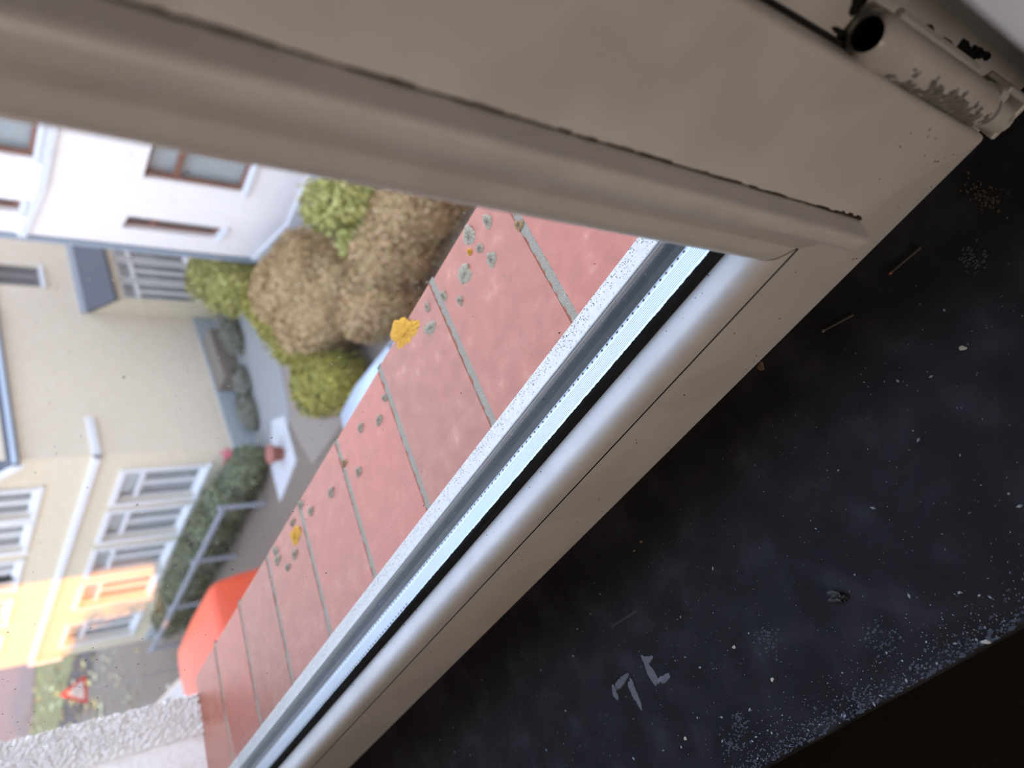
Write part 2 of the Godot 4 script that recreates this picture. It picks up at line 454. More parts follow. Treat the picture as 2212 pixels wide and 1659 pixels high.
func pane_dirt(p: Node, z: float, k: int) -> void:
	var st := new_st()
	var n := Vector3(0, 0, 1)
	for i in (900 if k == 1 else 3600):
		var c := Vector3(rng.randf_range(-0.93, -0.09), 0.08 + pow(rng.randf(), 1.4) * 0.42, z)
		var a := rng.randf() * PI
		var l := rng.randf_range(0.00015, 0.00035) if rng.randf() < 0.75 else rng.randf_range(0.0004, 0.0011)
		var u := Vector3(cos(a), sin(a), 0) * l
		var v := Vector3(-sin(a), cos(a), 0) * rng.randf_range(0.00012, 0.0003)
		poly(st, [c + u, c + v, c - u, c - v], n)
	part(obj("dust", st, mat(S(238, 236, 230), 0.9), p), "pale dust flecks on the glass", true)
	st = new_st()
	for i in (60 if k == 1 else 420):
		var far := k == 2 and i < 340
		var c := Vector3(rng.randf_range(-0.90, -0.42) if far else rng.randf_range(-0.93, -0.09), rng.randf_range(0.18, 0.42) if far else rng.randf_range(0.07, 0.4), z)
		var r := rng.randf_range(0.0002, 0.0005)
		var pts := []
		for j in 7: pts.append(c + Vector3(cos(TAU * j / 7), sin(TAU * j / 7), 0) * r * rng.randf_range(0.6, 1.5))
		poly(st, pts, n)
	part(obj("dirt_spots", st, M.grime, p), "tiny dark dirt spots on the glass", true)

func hinge(w: Node) -> void:
	var h := base("hinge", w); part(h, "white hinge with scuffed sleeve and black mould around it")
	var hx := -0.0128; var hz := -0.0085
	var scuffed := nmat([S(160, 156, 150), S(128, 126, 123), S(98, 98, 98)], [0.2, 0.5, 0.8], 0.02, 30.0, 0.5, 21, 5)
	# sleeve: tube with an open top
	var st := new_st()
	var R := 0.0082; var r := 0.0054
	var yt := 0.1030; var yb := 0.0120
	var worn := new_st(); var bore := new_st()
	var wn := FastNoiseLite.new(); wn.seed = 3; wn.frequency = 0.16; wn.fractal_octaves = 3
	for i in 56:
		var t0 := TAU * i / 56; var t1 := TAU * (i + 1) / 56
		var d0 := Vector3(cos(t0), 0, sin(t0)); var d1 := Vector3(cos(t1), 0, sin(t1))
		var c := Vector3(hx, 0, hz)
		for k in 60:
			var lo := Vector3(0, lerpf(yb, yt - 0.002, k / 60.0), 0); var hi := Vector3(0, lerpf(yb, yt - 0.002, (k + 1) / 60.0), 0)
			var e := pow((lo.y - 0.040) / 0.042, 2.0) + pow((fposmod(t0, TAU) - 2.35) / 0.95, 2.0)
			var to := worn if e + wn.get_noise_2d(t0 * 8.2, lo.y * 1000.0) * 1.3 < 0.85 else st
			tri(to, c + d0 * R + lo, c + d0 * R + hi, c + d1 * R + hi, d0, d0, d1); tri(to, c + d0 * R + lo, c + d1 * R + hi, c + d1 * R + lo, d0, d1, d1)
	cyl(st, Vector3(hx, yt - 0.002, hz), Vector3(hx, yt, hz), R, R - 0.0015, 28, false)
	cyl(st, Vector3(hx, yt, hz), Vector3(hx, yt, hz) + Vector3(0, 0.00001, 0), R - 0.0015, r, 28, false)
	for i in 28:
		var t0 := TAU * i / 28; var t1 := TAU * (i + 1) / 28
		var d0 := Vector3(cos(t0), 0, sin(t0)); var d1 := Vector3(cos(t1), 0, sin(t1))
		var c := Vector3(hx, yt, hz); var b := Vector3(hx, yt - 0.03, hz)
		quad(st, c + d0 * (R - 0.0015), c + d1 * (R - 0.0015), c + d1 * r, c + d0 * r, Vector3.UP)
		quad(bore, c + d0 * r - Vector3(0, 0.0006, 0), c + d1 * r - Vector3(0, 0.0006, 0), b + d1 * r, b + d0 * r, -(d0 + d1).normalized())
		tri(st, Vector3(hx, yb, hz), Vector3(hx, yb, hz) + d0 * R, Vector3(hx, yb, hz) + d1 * R, Vector3.DOWN, Vector3.DOWN, Vector3.DOWN)
	var slv := obj("sleeve", st, M.pvc, h)
	part(obj("bore", bore, M.mould, slv), "black dirty bore of the sleeve")
	part(obj("worn_patch", worn, scuffed, slv), "patch of the sleeve rubbed grey")
	st = new_st(); cyl(st, Vector3(hx, yt - 0.032, hz), Vector3(hx, yt - 0.028, hz), r, r, 20); obj("pin_bottom", st, M.rubber, h)
	# flange of the sleeve on the frame
	st = new_st(); bx(st, Vector3(-0.0120, 0.020, -0.0168), Vector3(-0.0022, 0.086, -0.0128), 0.0012); obj("flange", st, M.pvc, h)
	# bearing below: cup, pin, angle bracket
	st = new_st(); cyl(st, Vector3(hx, -0.012, hz), Vector3(hx, 0.006, hz), 0.0062, 0.0070, 18); obj("bearing_cup", st, M.pvc_dirty, h)
	st = new_st(); cyl(st, Vector3(hx, 0.004, hz), Vector3(hx, 0.013, hz), 0.0036, 0.0036, 14); obj("pin", st, M.alu, h)
	st = new_st(); cyl(st, Vector3(-0.0062, 0.0030, -0.0080), Vector3(-0.0062, 0.0090, -0.0080), 0.0034, 0.0030, 14); obj("adjusting_screw", st, M.pvc_dirty, h)
	st = new_st()
	bx(st, Vector3(-0.0200, -0.0150, -0.0165), Vector3(-0.0010, -0.0120, -0.0040), 0.0007)
	bx(st, Vector3(-0.0040, -0.0150, -0.0165), Vector3(-0.0012, 0.0060, -0.0050), 0.0007)
	obj("bracket", st, M.pvc, h)
	# mould in the gaps
	var spots := [[-0.0035, 0.062, 0.0022, 0.0045], [-0.0022, 0.034, 0.0030, 0.0080], [-0.0005, 0.026, 0.0028, 0.0055], [-0.0062, 0.0800, 0.0018, 0.0052], [0.0010, 0.018, 0.0016, 0.0030], [-0.0030, 0.046, 0.0012, 0.0060], [-0.0075, 0.106, 0.0040, 0.0030], [-0.0172, 0.100, 0.0016, 0.0070]]
	for s in spots:
		st = new_st()
		flake(st, Vector3(s[0], s[1], -0.0163 if s[1] < 0.1 else -0.0160), Vector3(s[2], 0, 0), Vector3(0, s[3], 0), Vector3(0, 0, 1), 0.0010, 0.30, 0.7, 44, 5)
		part(obj("mould_patch", st, M.mould, h), "black mould patch")
	st = new_st(); bx(st, Vector3(-0.0207, 0.004, -0.0166), Vector3(-0.0185, 0.60, -0.0130)); obj("gap_seal", st, M.rubber, h)

# ------------------------------------------------------------------ black inner sill and what lies on it
func inner_sill() -> void:
	var y := -0.027
	var t := base("window_sill"); tag(t, "black painted inner window sill strewn with pale dust and crumbs", "window sill")
	var st := new_st()
	loft(st, [Vector2(-0.0165, y - 0.022), Vector2(-0.0165, y), Vector2(0.1485, y), Vector2(0.1505, y - 0.001), Vector2(0.1515, y - 0.003), Vector2(0.1515, y - 0.022)], func(p: Vector2): return Vector3(-1.03, p.y, p.x), func(p: Vector2): return Vector3(0.10, p.y, p.x))
	obj("board", st, M.sill, t)
	var up := Vector3.UP
	# dust grains
	st = new_st()
	for i in 2100:
		var edge := rng.randf() < 0.5
		var z := 0.1495 - absf(rng.randfn(0.0, 0.012)) if edge else rng.randf_range(0.012, 0.149)
		var x := rng.randf_range(-0.62, -0.02)
		if edge and rng.randf() < 0.3: x = rng.randf_range(-0.30, -0.12)
		var r := rng.randf_range(0.00009, 0.00024) if rng.randf() < 0.93 else rng.randf_range(0.0003, 0.0007)
		if z < 0.03 and rng.randf() < 0.6: continue
		var a := rng.randf() * PI
		var u := Vector3(cos(a), 0, sin(a)) * r * rng.randf_range(1.0, 2.4); var v := Vector3(-sin(a), 0, cos(a)) * r
		var c := Vector3(x, y, z)
		var top := c + up * r * 0.7
		var q := [c + u, c + v, c - u, c - v]
		for k in 4:
			var n: Vector3 = (q[(k + 1) % 4] - q[k]).cross(top - q[k]).normalized()
			if n.y < 0: n = -n
			tri(st, q[k], q[(k + 1) % 4], top, n, n, n)
	part(obj("dust_grains", st, M.dust, t), "pale dust grains lying on the sill", true)
	# dusty film patches at the front edge, as fine clots
	var film := nmat([S(60, 63, 71), S(94, 101, 113)], [0.3, 0.75], 0.08, 40.0, 0.95, 23)
	st = new_st()
	for i in 750:
		var z := 0.1500 - absf(rng.randfn(0.0, 0.0040)); var x := rng.randf_range(-0.36, -0.08)
		var r := rng.randf_range(0.0002, 0.0008)
		flake(st, Vector3(x, y, z), Vector3(r * 1.6, 0, 0), Vector3(0, 0, r), up, 0.0002, 0.5, 0.3, 9, 2)
	for s in [[-0.310, 0.1335, 0.004], [-0.299, 0.1270, 0.003], [-0.255, 0.100, 0.004], [-0.0585, 0.0226, 0.003], [-0.20, 0.128, 0.005]]:
		for i in 60:
			var r := rng.randf_range(0.0002, 0.0008)
			flake(st, Vector3(s[0] + rng.randfn(0, s[2]), y, s[1] + rng.randfn(0, s[2])), Vector3(r * 1.5, 0, 0), Vector3(0, 0, r), up, 0.0002, 0.5, 0.3, 9, 2)
	part(obj("dust_clots", st, film, t), "bluish grey dust clots near the front edge", true)
	# two dried glue marks
	var glue := mat(S(104, 103, 110), 0.55)
	st = new_st()
	flake(st, Vector3(-0.3585, y, 0.083), Vector3(0.0030, 0, 0.0010), Vector3(-0.002, 0, 0.0085), up, 0.0004, 0.35, 0.3, 30, 4)
	flake(st, Vector3(-0.3640, y, 0.0735), Vector3(0.0075, 0, -0.0015), Vector3(0.0012, 0, 0.0028), up, 0.0004, 0.35, 0.3, 26, 4)
	flake(st, Vector3(-0.3735, y, 0.0765), Vector3(0.0022, 0, 0.001), Vector3(-0.001, 0, 0.0045), up, 0.0004, 0.35, 0.3, 24, 4)
	part(obj("glue_mark", st, glue, t), "grey dried glue mark with a hooked end")
	st = new_st()
	flake(st, Vector3(-0.3385, y, 0.0790), Vector3(0.0032, 0, 0.0016), Vector3(-0.0015, 0, 0.0090), up, 0.0004, 0.35, 0.3, 30, 4)
	flake(st, Vector3(-0.3315, y, 0.0865), Vector3(0.0050, 0, 0.0008), Vector3(-0.0008, 0, 0.0026), up, 0.0004, 0.35, 0.3, 26, 4)
	flake(st, Vector3(-0.3360, y, 0.0725), Vector3(0.0042, 0, -0.0006), Vector3(0.001, 0, 0.0025), up, 0.0004, 0.35, 0.3, 24, 4)
	part(obj("glue_mark", st, glue, t), "grey dried glue mark shaped like a bracket")
	# scratch-like pale streak
	st = new_st()
	bxt(st, Transform3D(Basis(up, -0.10), Vector3(-0.337, y + 0.0001, 0.045)), Vector3(0.0125, 0.0002, 0.0007), 0.0)
	part(obj("streak", st, mat(S(54, 54, 60), 0.6), t), "faint pale scratch")
	# dead fly
	var f := base("dead_fly"); tag(f, "dead fly with folded wings lying on the black sill", "insect")
	var o := Vector3(-0.2040, y, 0.1033)
	var ax := Vector3(0.87, 0, 0.49); var sd := Vector3(-0.49, 0, 0.87)
	var dk := mat(S(16, 14, 13), 0.5)
	for p in [["abdomen", -0.0030, Vector3(0.0026, 0.0015, 0.0017)], ["thorax", 0.0, Vector3(0.0017, 0.0014, 0.0015)], ["head", 0.0022, Vector3(0.0010, 0.0011, 0.0013)]]:
		st = new_st(); ball(st, o + ax * p[1] + up * 0.0014, p[2], 7, 12); obj(p[0], st, dk, f)
	for s in [-1.0, 1.0]:
		st = new_st()
		flake(st, o - ax * 0.0032 + sd * s * 0.0016 + up * 0.0024, ax * 0.0034, sd * 0.0013, up, 0.0002, 0.15, 0.1, 16, 2)
		part(obj("wing", st, mat(S(46, 40, 34), 0.5), f), "brownish wing")
		for k in 3:
			st = new_st()
			var a0: Vector3 = o + ax * (0.001 - 0.0012 * k) + sd * s * 0.001 + up * 0.001
			var a1: Vector3 = a0 + sd * s * 0.0018 + ax * (0.0008 - 0.0009 * k) + up * 0.0008
			cyl(st, a0, a1, 0.00018, 0.00015, 6); cyl(st, a1, a1 + sd * s * 0.0012 - up * 0.0016, 0.00015, 0.0001, 6)
			obj("leg", st, dk, f)
	# two thin stalks
	var straw := mat(S(84, 78, 70), 0.85)
	for s in [[Vector3(-0.0859, y + 0.0006, 0.0021), Vector3(-0.0694, y + 0.0006, 0.0032), "thin pale stalk with an orange tip beside the window rail"], [Vector3(-0.1267, y + 0.0006, -0.0001), Vector3(-0.1108, y + 0.0006, 0.0045), "thin grey stalk with a forked end beside the window rail"]]:
		var sk := base("dry_stalk"); tag(sk, s[2], "stalk", "dry stalks under the window rail")
		st = new_st(); cyl(st, s[0], s[1], 0.00045, 0.00060, 8); obj("stem", st, straw, sk)
		st = new_st(); ball(st, s[0], Vector3(0.0012, 0.0005, 0.0008), 5, 8); obj("tip", st, mat(S(150, 88, 52) if s[0].x > -0.1 else S(130, 120, 104), 0.8), sk)
	# loose chips, each one its own
	var chips := [[-0.0863, 0.0489, 0.0016, 0.0010, "largest cream paint chip on the sill, bean shaped", 205], [-0.2759, 0.0942, 0.0010, 0.0010, "squarish white paint crumb in the middle of the black sill", 200], [-0.2658, 0.1175, 0.0009, 0.0010, "white paint crumb lying below the squarish one on the sill", 205], [-0.1613, 0.1490, 0.0018, 0.0010, "long white paint chip on the very front edge of the sill", 190], [-0.3398, 0.1190, 0.0009, 0.0012, "white paint crumb beside the bluish dust smear", 200], [-0.1640, -0.0100, 0.0022, 0.0020, "brown crumb pressed against the window rail", 120], [-0.2936, 0.0163, 0.0012, 0.0006, "tan sliver nearer the rail, upper of a pair", 150], [-0.3019, 0.0176, 0.0008, 0.0006, "tan sliver nearer the rail, lower of a pair", 130]]
	for c in chips:
		st = new_st()
		flake(st, Vector3(c[0], y, c[1]), Vector3(c[2], 0, c[2] * 0.5), Vector3(-c[3] * 0.5, 0, c[3]), up, 0.0006, 0.35, 0.3, 12, 3)
		var v: float = c[5]
		tag(obj("paint_chip", st, mat(S(v, v * (0.96 if v > 160 else 0.78), v * (0.90 if v > 160 else 0.6)), 0.8)), c[4], "chip", "loose chips on the inner sill")
	# smear of pale mould near the reveal
	st = new_st()
	for i in 70:
		var r := rng.randf_range(0.0002, 0.0007)
		flake(st, Vector3(-0.0383 + rng.randfn(0, 0.0022), y, 0.0040 + rng.randfn(0, 0.005)), Vector3(r, 0, 0), Vector3(0, 0, r * 1.5), up, 0.0003, 0.5, 0.4, 9, 2)
	part(obj("mildew", st, mat(S(92, 84, 72), 0.95), t), "tan mildew specks near the reveal", true)
	# white cord end in the corner
	var cd := base("blind_cord"); tag(cd, "white plastic cord end lying in the corner beside the hinge", "cord")
	st = new_st(); cyl(st, Vector3(-0.0050, y + 0.0024, -0.0120), Vector3(0.0080, y + 0.0024, 0.0200), 0.0011, 0.0011, 10); obj("cord", st, M.pvc, cd)
	st = new_st(); cyl(st, Vector3(-0.0062, y + 0.0024, -0.0150), Vector3(-0.0046, y + 0.0024, -0.0110), 0.0024, 0.0018, 12); obj("cap", st, M.pvc, cd)

# ------------------------------------------------------------------ red tiled sill outside
func tile_y(z: float) -> float: return 0.0115 + (z + 0.097) * 0.0957

func outer_sill() -> void:
	var t := base("tiled_window_sill"); tag(t, "sloping red clay tile sill outside the pane with grey joints and lichen", "window sill")
	var tones := []
	for k in 4:
		var d := k * 5.0
		tones.append(nmat([S(147 + d, 80 + d * 0.6, 56 + d * 0.6), S(157 + d, 89, 64), S(163 + d, 96, 71), S(189, 130, 108)], [0.10, 0.45, 0.75, 0.98], 0.03, 3.0, 0.48, 30 + k, 6, 0.004, 0.12))
	var xs := []
	for k in range(-2, 9): xs.append(-0.2198 - k * 0.0992)
	var up := Vector3(0, 1, -0.0957).normalized()
	for i in xs.size() - 1:
		var xr: float = minf(xs[i] - 0.0028, 0.028)
		var xl: float = maxf(xs[i + 1] + 0.0028, -1.003)
		var st := new_st()
		var zf := -0.238 + rng.randf_range(-0.0012, 0.0012)
		var dy := rng.randf_range(-0.0004, 0.0005)
		var pr: Array = [Vector2(-0.0610, tile_y(-0.061) - 0.018), Vector2(-0.0610, tile_y(-0.061))]
		for q in arc(Vector2(zf + 0.006, tile_y(zf + 0.006) - 0.006), 0.006, 92, 180, 6): pr.append(q)
		pr += [Vector2(zf, tile_y(zf) - 0.026), Vector2(zf + 0.014, tile_y(zf) - 0.026), Vector2(zf + 0.016, tile_y(zf) - 0.019)]
		var c := 0.0009
		loft(st, pr, func(p: Vector2): return Vector3(xl + c, p.y + dy, p.x), func(p: Vector2): return Vector3(xr - c, p.y + dy, p.x))
		# arrises along the joints
		for e in [[xl + c, xl], [xr - c, xr]]:
			var p2 := []
			for q in pr: p2.append(Vector2(clampf(q.x, zf + 0.0008, -0.0618), q.y - 0.0009))
			loft(st, p2, func(p: Vector2): return Vector3(e[0], p.y + dy, p.x), func(p: Vector2): return Vector3(e[1], p.y + dy, p.x))
		obj("tile", st, tones[(i * 7 + 3) % 4], t)
	var gm := nmat([S(140, 130, 112), S(178, 167, 147), S(198, 187, 167)], [0.25, 0.5, 0.8], 0.06, 30.0, 0.95, 40, 4, 0.08, 0.1)
	for i in range(1, xs.size() - 1):
		var st := new_st()
		var x0: float = xs[i]
		var z := -0.061
		var w0 := 0.0031; var h0 := 0.0
		while z > -0.2335:
			var nz := z - 0.004
			var w1 := 0.0031 + rng.randf_range(-0.0002, 0.0009); var h1 := rng.randf_range(-0.0006, 0.0005)
			var a := Vector3(x0 - w0, tile_y(z) - 0.0006 + h0, z); var b := Vector3(x0 + w0, tile_y(z) - 0.0006 + h0, z)
			var a2 := Vector3(x0 - w1, tile_y(nz) - 0.0006 + h1, nz); var b2 := Vector3(x0 + w1, tile_y(nz) - 0.0006 + h1, nz)
			quad(st, a, b, b2, a2, up)
			z = nz; w0 = w1; h0 = h1
		quad(st, Vector3(x0 - w0, tile_y(z), z), Vector3(x0 + w0, tile_y(z), z), Vector3(x0 + w0, tile_y(z) - 0.02, z), Vector3(x0 - w0, tile_y(z) - 0.02, z), Vector3(0, 0, -1))
		quad(st, Vector3(x0 - 0.003, tile_y(-0.061) - 0.016, -0.061), Vector3(x0 + 0.003, tile_y(-0.061) - 0.016, -0.061), Vector3(x0 + 0.003, tile_y(-0.230) - 0.016, -0.230), Vector3(x0 - 0.003, tile_y(-0.230) - 0.016, -0.230), Vector3.DOWN)
		obj("joint", st, gm, t)
	var st := new_st()   # mortar bed under the tiles
	ext(st, [Vector2(-0.0625, tile_y(-0.0625) - 0.0185), Vector2(-0.2085, tile_y(-0.2085) - 0.0185), Vector2(-0.2085, -0.0365), Vector2(-0.0625, -0.0365)], Vector3(-1.004, 0, 0), Vector3(0, 0, 1), Vector3(0, 1, 0), Vector3(1.032, 0, 0))
	obj("mortar_bed", st, gm, t)
	# lichen
	var orange := nmat([S(150, 104, 30), S(206, 146, 34), S(226, 166, 48)], [0.2, 0.5, 0.8], 0.06, 30.0, 0.95, 41)
	var grey := nmat([S(106, 98, 80), S(152, 140, 118), S(184, 171, 146)], [0.2, 0.5, 0.8], 0.07, 40.0, 0.95, 42)
	var tan := nmat([S(120, 96, 66), S(176, 146, 100)], [0.2, 0.8], 0.07, 40.0, 0.95, 43)
	var L := [[-0.3690, -0.2265, 0.0230, 0.0130, 0, 30], [-0.6385, -0.2105, 0.0120, 0.0095, 0, 15],
		[-0.2640, -0.2225, 0.0070, 0.0085, 1, 10], [-0.2555, -0.1885, 0.0048, 0.0070, 1, 5], [-0.2838, -0.2035, 0.0085, 0.0080, 1, 20], [-0.2602, -0.2056, 0.0034, 0.0045, 1, 0], [-0.2430, -0.2136, 0.0038, 0.0075, 1, 0],
		[-0.2992, -0.1932, 0.0032, 0.0040, 1, 0], [-0.2215, -0.1843, 0.0036, 0.0045, 2, 0], [-0.3400, -0.2050, 0.0090, 0.0050, 1, 20], [-0.3337, -0.2210, 0.0030, 0.0040, 1, 0], [-0.4242, -0.2073, 0.0036, 0.0034, 1, 0],
		[-0.4417, -0.1981, 0.0050, 0.0042, 1, 0], [-0.4715, -0.2133, 0.0046, 0.0040, 1, 0], [-0.4947, -0.1840, 0.0055, 0.0040, 1, 0], [-0.5496, -0.2005, 0.0060, 0.0044, 1, 0], [-0.6125, -0.2300, 0.0070, 0.0038, 1, 0], [-0.5960, -0.2113, 0.0050, 0.0044, 1, 0],
		[-0.6380, -0.2262, 0.0050, 0.0030, 1, 0], [-0.6500, -0.1975, 0.0065, 0.0040, 1, 0], [-0.6910, -0.2156, 0.0070, 0.0050, 1, 0], [-0.6907, -0.2262, 0.0060, 0.0050, 1, 0], [-0.6713, -0.1961, 0.0050, 0.0040, 1, 0], [-0.3124, -0.2117, 0.0030, 0.0060, 1, 0], [-0.5128, -0.2070, 0.0046, 0.0034, 2, 0], [-0.2700, -0.2130, 0.0024, 0.0026, 0, 0]]
	var lm := [orange, grey, tan]
	var ln := ["orange lichen rosette on the tiles", "grey crusty lichen patch", "tan crust of lichen"]
	for l in L:
		st = new_st()
		var a := deg_to_rad(l[5])
		flake(st, Vector3(l[0], tile_y(l[1]) + 0.0003, l[1]), Vector3(cos(a), 0, sin(a)) * l[2], Vector3(-sin(a), -0.0957, cos(a)) * l[3], up, 0.0013, 0.28, 0.55, 34, 7)
		part(obj("lichen_patch", st, lm[l[4]], t), ln[l[4]])
	# rough plaster on the far reveal: pebbly grid, then a smooth band near the frame
	plaster()

func plaster() -> void:
	var n := FastNoiseLite.new(); n.seed = 5; n.frequency = 0.26; n.fractal_octaves = 3
	var n2 := FastNoiseLite.new(); n2.seed = 9; n2.frequency = 0.45; n2.fractal_octaves = 2
	var st := new_st()
	var step := 0.0015
	var nz := 34; var ny := 360
	var P := func(i: int, j: int) -> Vector3:
		var y := -0.03 + j * step
		var z := -0.2125 + i * step
		var k := n.get_noise_2d(y * 1000.0 * 0.7, z * 1000.0) * 0.0046 + n2.get_noise_2d(y * 1000.0, z * 1000.0) * 0.0024
		var x := -1.0005 + k + 0.0022
		if i == 0: x -= 0.0025
		if i == nz: x = -1.003
		return Vector3(x, y, z + (n.get_noise_2d(y * 700.0, 77.0) * 0.003 if i < 3 else 0.0))
	var pts := []
	for i in nz + 1:
		var row := []
		for j in ny + 1: row.append(P.call(i, j))
		pts.append(row)
	var nr := []
	for i in nz + 1:
		var row := []
		for j in ny + 1:
			var a: Vector3 = pts[mini(i + 1, nz)][j] - pts[maxi(i - 1, 0)][j]
			var b: Vector3 = pts[i][mini(j + 1, ny)] - pts[i][maxi(j - 1, 0)]
			var g := a.cross(b).normalized()
			if g.x < 0: g = -g
			row.append(g)
		nr.append(row)
	for i in nz:
		for j in ny:
			tri(st, pts[i][j], pts[i + 1][j], pts[i + 1][j + 1], nr[i][j], nr[i + 1][j], nr[i + 1][j + 1])
			tri(st, pts[i][j], pts[i + 1][j + 1], pts[i][j + 1], nr[i][j], nr[i + 1][j + 1], nr[i][j + 1])
	# outer corner return
	for j in ny:
		var a: Vector3 = pts[0][j]; var b: Vector3 = pts[0][j + 1]
		quad(st, a, b, b + Vector3(-0.05, 0, 0.002), a + Vector3(-0.05, 0, 0.002), Vector3(0.1, 0, -1).normalized())
	struct(obj("wall_plaster", st, M.render), "rough white plaster on the far outer reveal")
	st = new_st()
	bx(st, Vector3(-1.0045, -0.03, -0.164), Vector3(-1.0015, 1.42, -0.089), 0.001)
	struct(obj("wall_plaster_band", st, M.render), "smooth plaster band beside the frame on the far reveal")

# ------------------------------------------------------------------ street level
func slab(called: String, pts: Array, h: float, m: Material, lab: String) -> void:
	var st := new_st()
	var pr := []
	for p in pts: pr.append(Vector2(p[0], p[1]))
	loft(st, pr, func(p: Vector2): return Vector3(p.x, GY - 0.05, p.y), func(p: Vector2): return Vector3(p.x, GY + h, p.y))
	struct(obj(called, st, m), lab)

func ground() -> void:
	var asphalt := nmat([S(108, 92, 77), S(117, 100, 84), S(127, 110, 93)], [0.25, 0.5, 0.8], 0.03, 0.9, 0.95, 50, 5)
	var gravel := nmat([S(104, 98, 92), S(146, 140, 134), S(172, 166, 160)], [0.2, 0.5, 0.85], 0.08, 1.5, 0.95, 51, 4)
	var soil := nmat([S(112, 98, 88), S(136, 120, 108), S(158, 140, 122)], [0.2, 0.5, 0.85], 0.08, 1.3, 0.97, 52, 4)
	var grass := nmat([S(104, 97, 56), S(124, 116, 70), S(140, 130, 86)], [0.2, 0.5, 0.85], 0.06, 1.0, 0.95, 53, 4)
	var mauve := nmat([S(106, 84, 76), S(130, 104, 95), S(150, 122, 110)], [0.2, 0.5, 0.85], 0.05, 0.8, 0.95, 54, 4)
	var paving := nmat([S(176, 170, 166), S(196, 190, 186)], [0.3, 0.7], 0.03, 1.0, 0.9, 55, 4)
	var litter := nmat([S(56, 46, 42), S(80, 68, 62), S(106, 90, 78)], [0.2, 0.5, 0.85], 0.08, 1.3, 0.97, 57, 4)
	var st := new_st()
	bx(st, Vector3(-140, GY - 0.4, -150), Vector3(90, GY, 20)); struct(obj("ground", st, asphalt), "grey asphalt street far below the window")
	slab("garden_soil", [[-10.9, -7.3], [-3.0, -6.6], [-3.0, -14.0], [-9.5, -14.0], [-12.0, -12.2]], 0.03, soil, "brown garden soil beneath the hedges")
	slab("gravel_path", [[-12.7, -9.1], [-12.7, -13.2], [-11.0, -13.2], [-10.3, -11.0], [-10.7, -9.6], [-11.0, -8.6], [-11.6, -8.2]], 0.04, gravel, "grey gravel path between the hedges and the beige wall")
	slab("paving", [[-11.7, -9.0], [-11.2, -8.7], [-11.35, -7.75], [-12.45, -7.55], [-12.35, -8.3]], 0.05, paving, "pale paving slabs at the path's end")
	slab("lawn", [[-36.9, -16.6], [-29.9, -13.4], [-35.4, -12.2], [-47.0, -11.0], [-47.0, -15.5], [-39.9, -14.3]], 0.05, grass, "green grass verge beyond the warning sign")
	slab("leaf_bed", [[-30.4, -13.5], [-27.4, -12.1], [-29.9, -11.5], [-33.0, -11.1], [-42.0, -10.0], [-42.0, -11.5], [-36.0, -12.3]], 0.03, litter, "dark strip of fallen leaves along the road")
	slab("earth_bank", [[-37.0, -16.6], [-40.2, -14.3], [-48.0, -15.5], [-70.0, -18.0], [-70.0, -34.0], [-47.0, -22.0]], 0.08, mauve, "reddish brown ground behind the grass verge")
	# fallen leaves
	st = new_st()
	var lc := [S(206, 176, 96), S(170, 130, 70), S(196, 186, 140), S(150, 100, 60)]
	for i in 900:
		var c := Vector3(rng.randf_range(-44, -22), GY + 0.06 + rng.randf() * 0.05, rng.randf_range(-15.5, -8.6))
		if c.x > -22.5: continue
		var a := rng.randf() * TAU; var r := rng.randf_range(0.04, 0.11) * (1.6 if c.x < -28 else 1.0)
		var u := Vector3(cos(a), rng.randf_range(-0.2, 0.2), sin(a)) * r; var v := Vector3(-sin(a), rng.randf_range(0, 0.4), cos(a)) * r * 0.6
		st.set_color(Color(lc[i % 4]).srgb_to_linear())
		poly(st, [c - u, c - v, c + u, c + v], Vector3.UP)
	var vm := mat(Color.WHITE, 0.9); vm.vertex_color_use_as_albedo = true
	tag(obj("fallen_leaves", st, vm), "yellow fallen leaves scattered over road and verge", "leaves", "", "stuff")

# wall face with openings: o = lower left corner, u along, n outwards; holes [x0,y0,x1,y1]
func wall_face(st: SurfaceTool, o: Vector3, u: Vector3, n: Vector3, w: float, h: float, holes: Array, depth: float, gable := 0.0) -> void:
	var xs := [0.0, w]; var ys := [0.0, h]
	for k in holes: xs += [k[0], k[2]]; ys += [k[1], k[3]]
	xs.sort(); ys.sort()
	var up := Vector3.UP
	for i in xs.size() - 1:
		for j in ys.size() - 1:
			if xs[i + 1] - xs[i] < 1e-4 or ys[j + 1] - ys[j] < 1e-4: continue
			var cx: float = (xs[i] + xs[i + 1]) / 2; var cy: float = (ys[j] + ys[j + 1]) / 2
			var open := false
			for k in holes:
				if cx > k[0] and cx < k[2] and cy > k[1] and cy < k[3]: open = true
			if open: continue
			quad(st, o + u * xs[i] + up * ys[j], o + u * xs[i + 1] + up * ys[j], o + u * xs[i + 1] + up * ys[j + 1], o + u * xs[i] + up * ys[j + 1], n)
	for k in holes:
		var a: Vector3 = o + u * k[0] + up * k[1]; var b: Vector3 = o + u * k[2] + up * k[1]; var c: Vector3 = o + u * k[2] + up * k[3]; var d: Vector3 = o + u * k[0] + up * k[3]
		var q: Vector3 = -n * depth
		quad(st, a, b, b + q, a + q, up); quad(st, d, c, c + q, d + q, -up); quad(st, a, d, d + q, a + q, u); quad(st, b, c, c + q, b + q, -u)
	if gable > 0.0:
		tri(st, o + up * h, o + u * w + up * h, o + u * w / 2 + up * (h + gable), n, n, n)

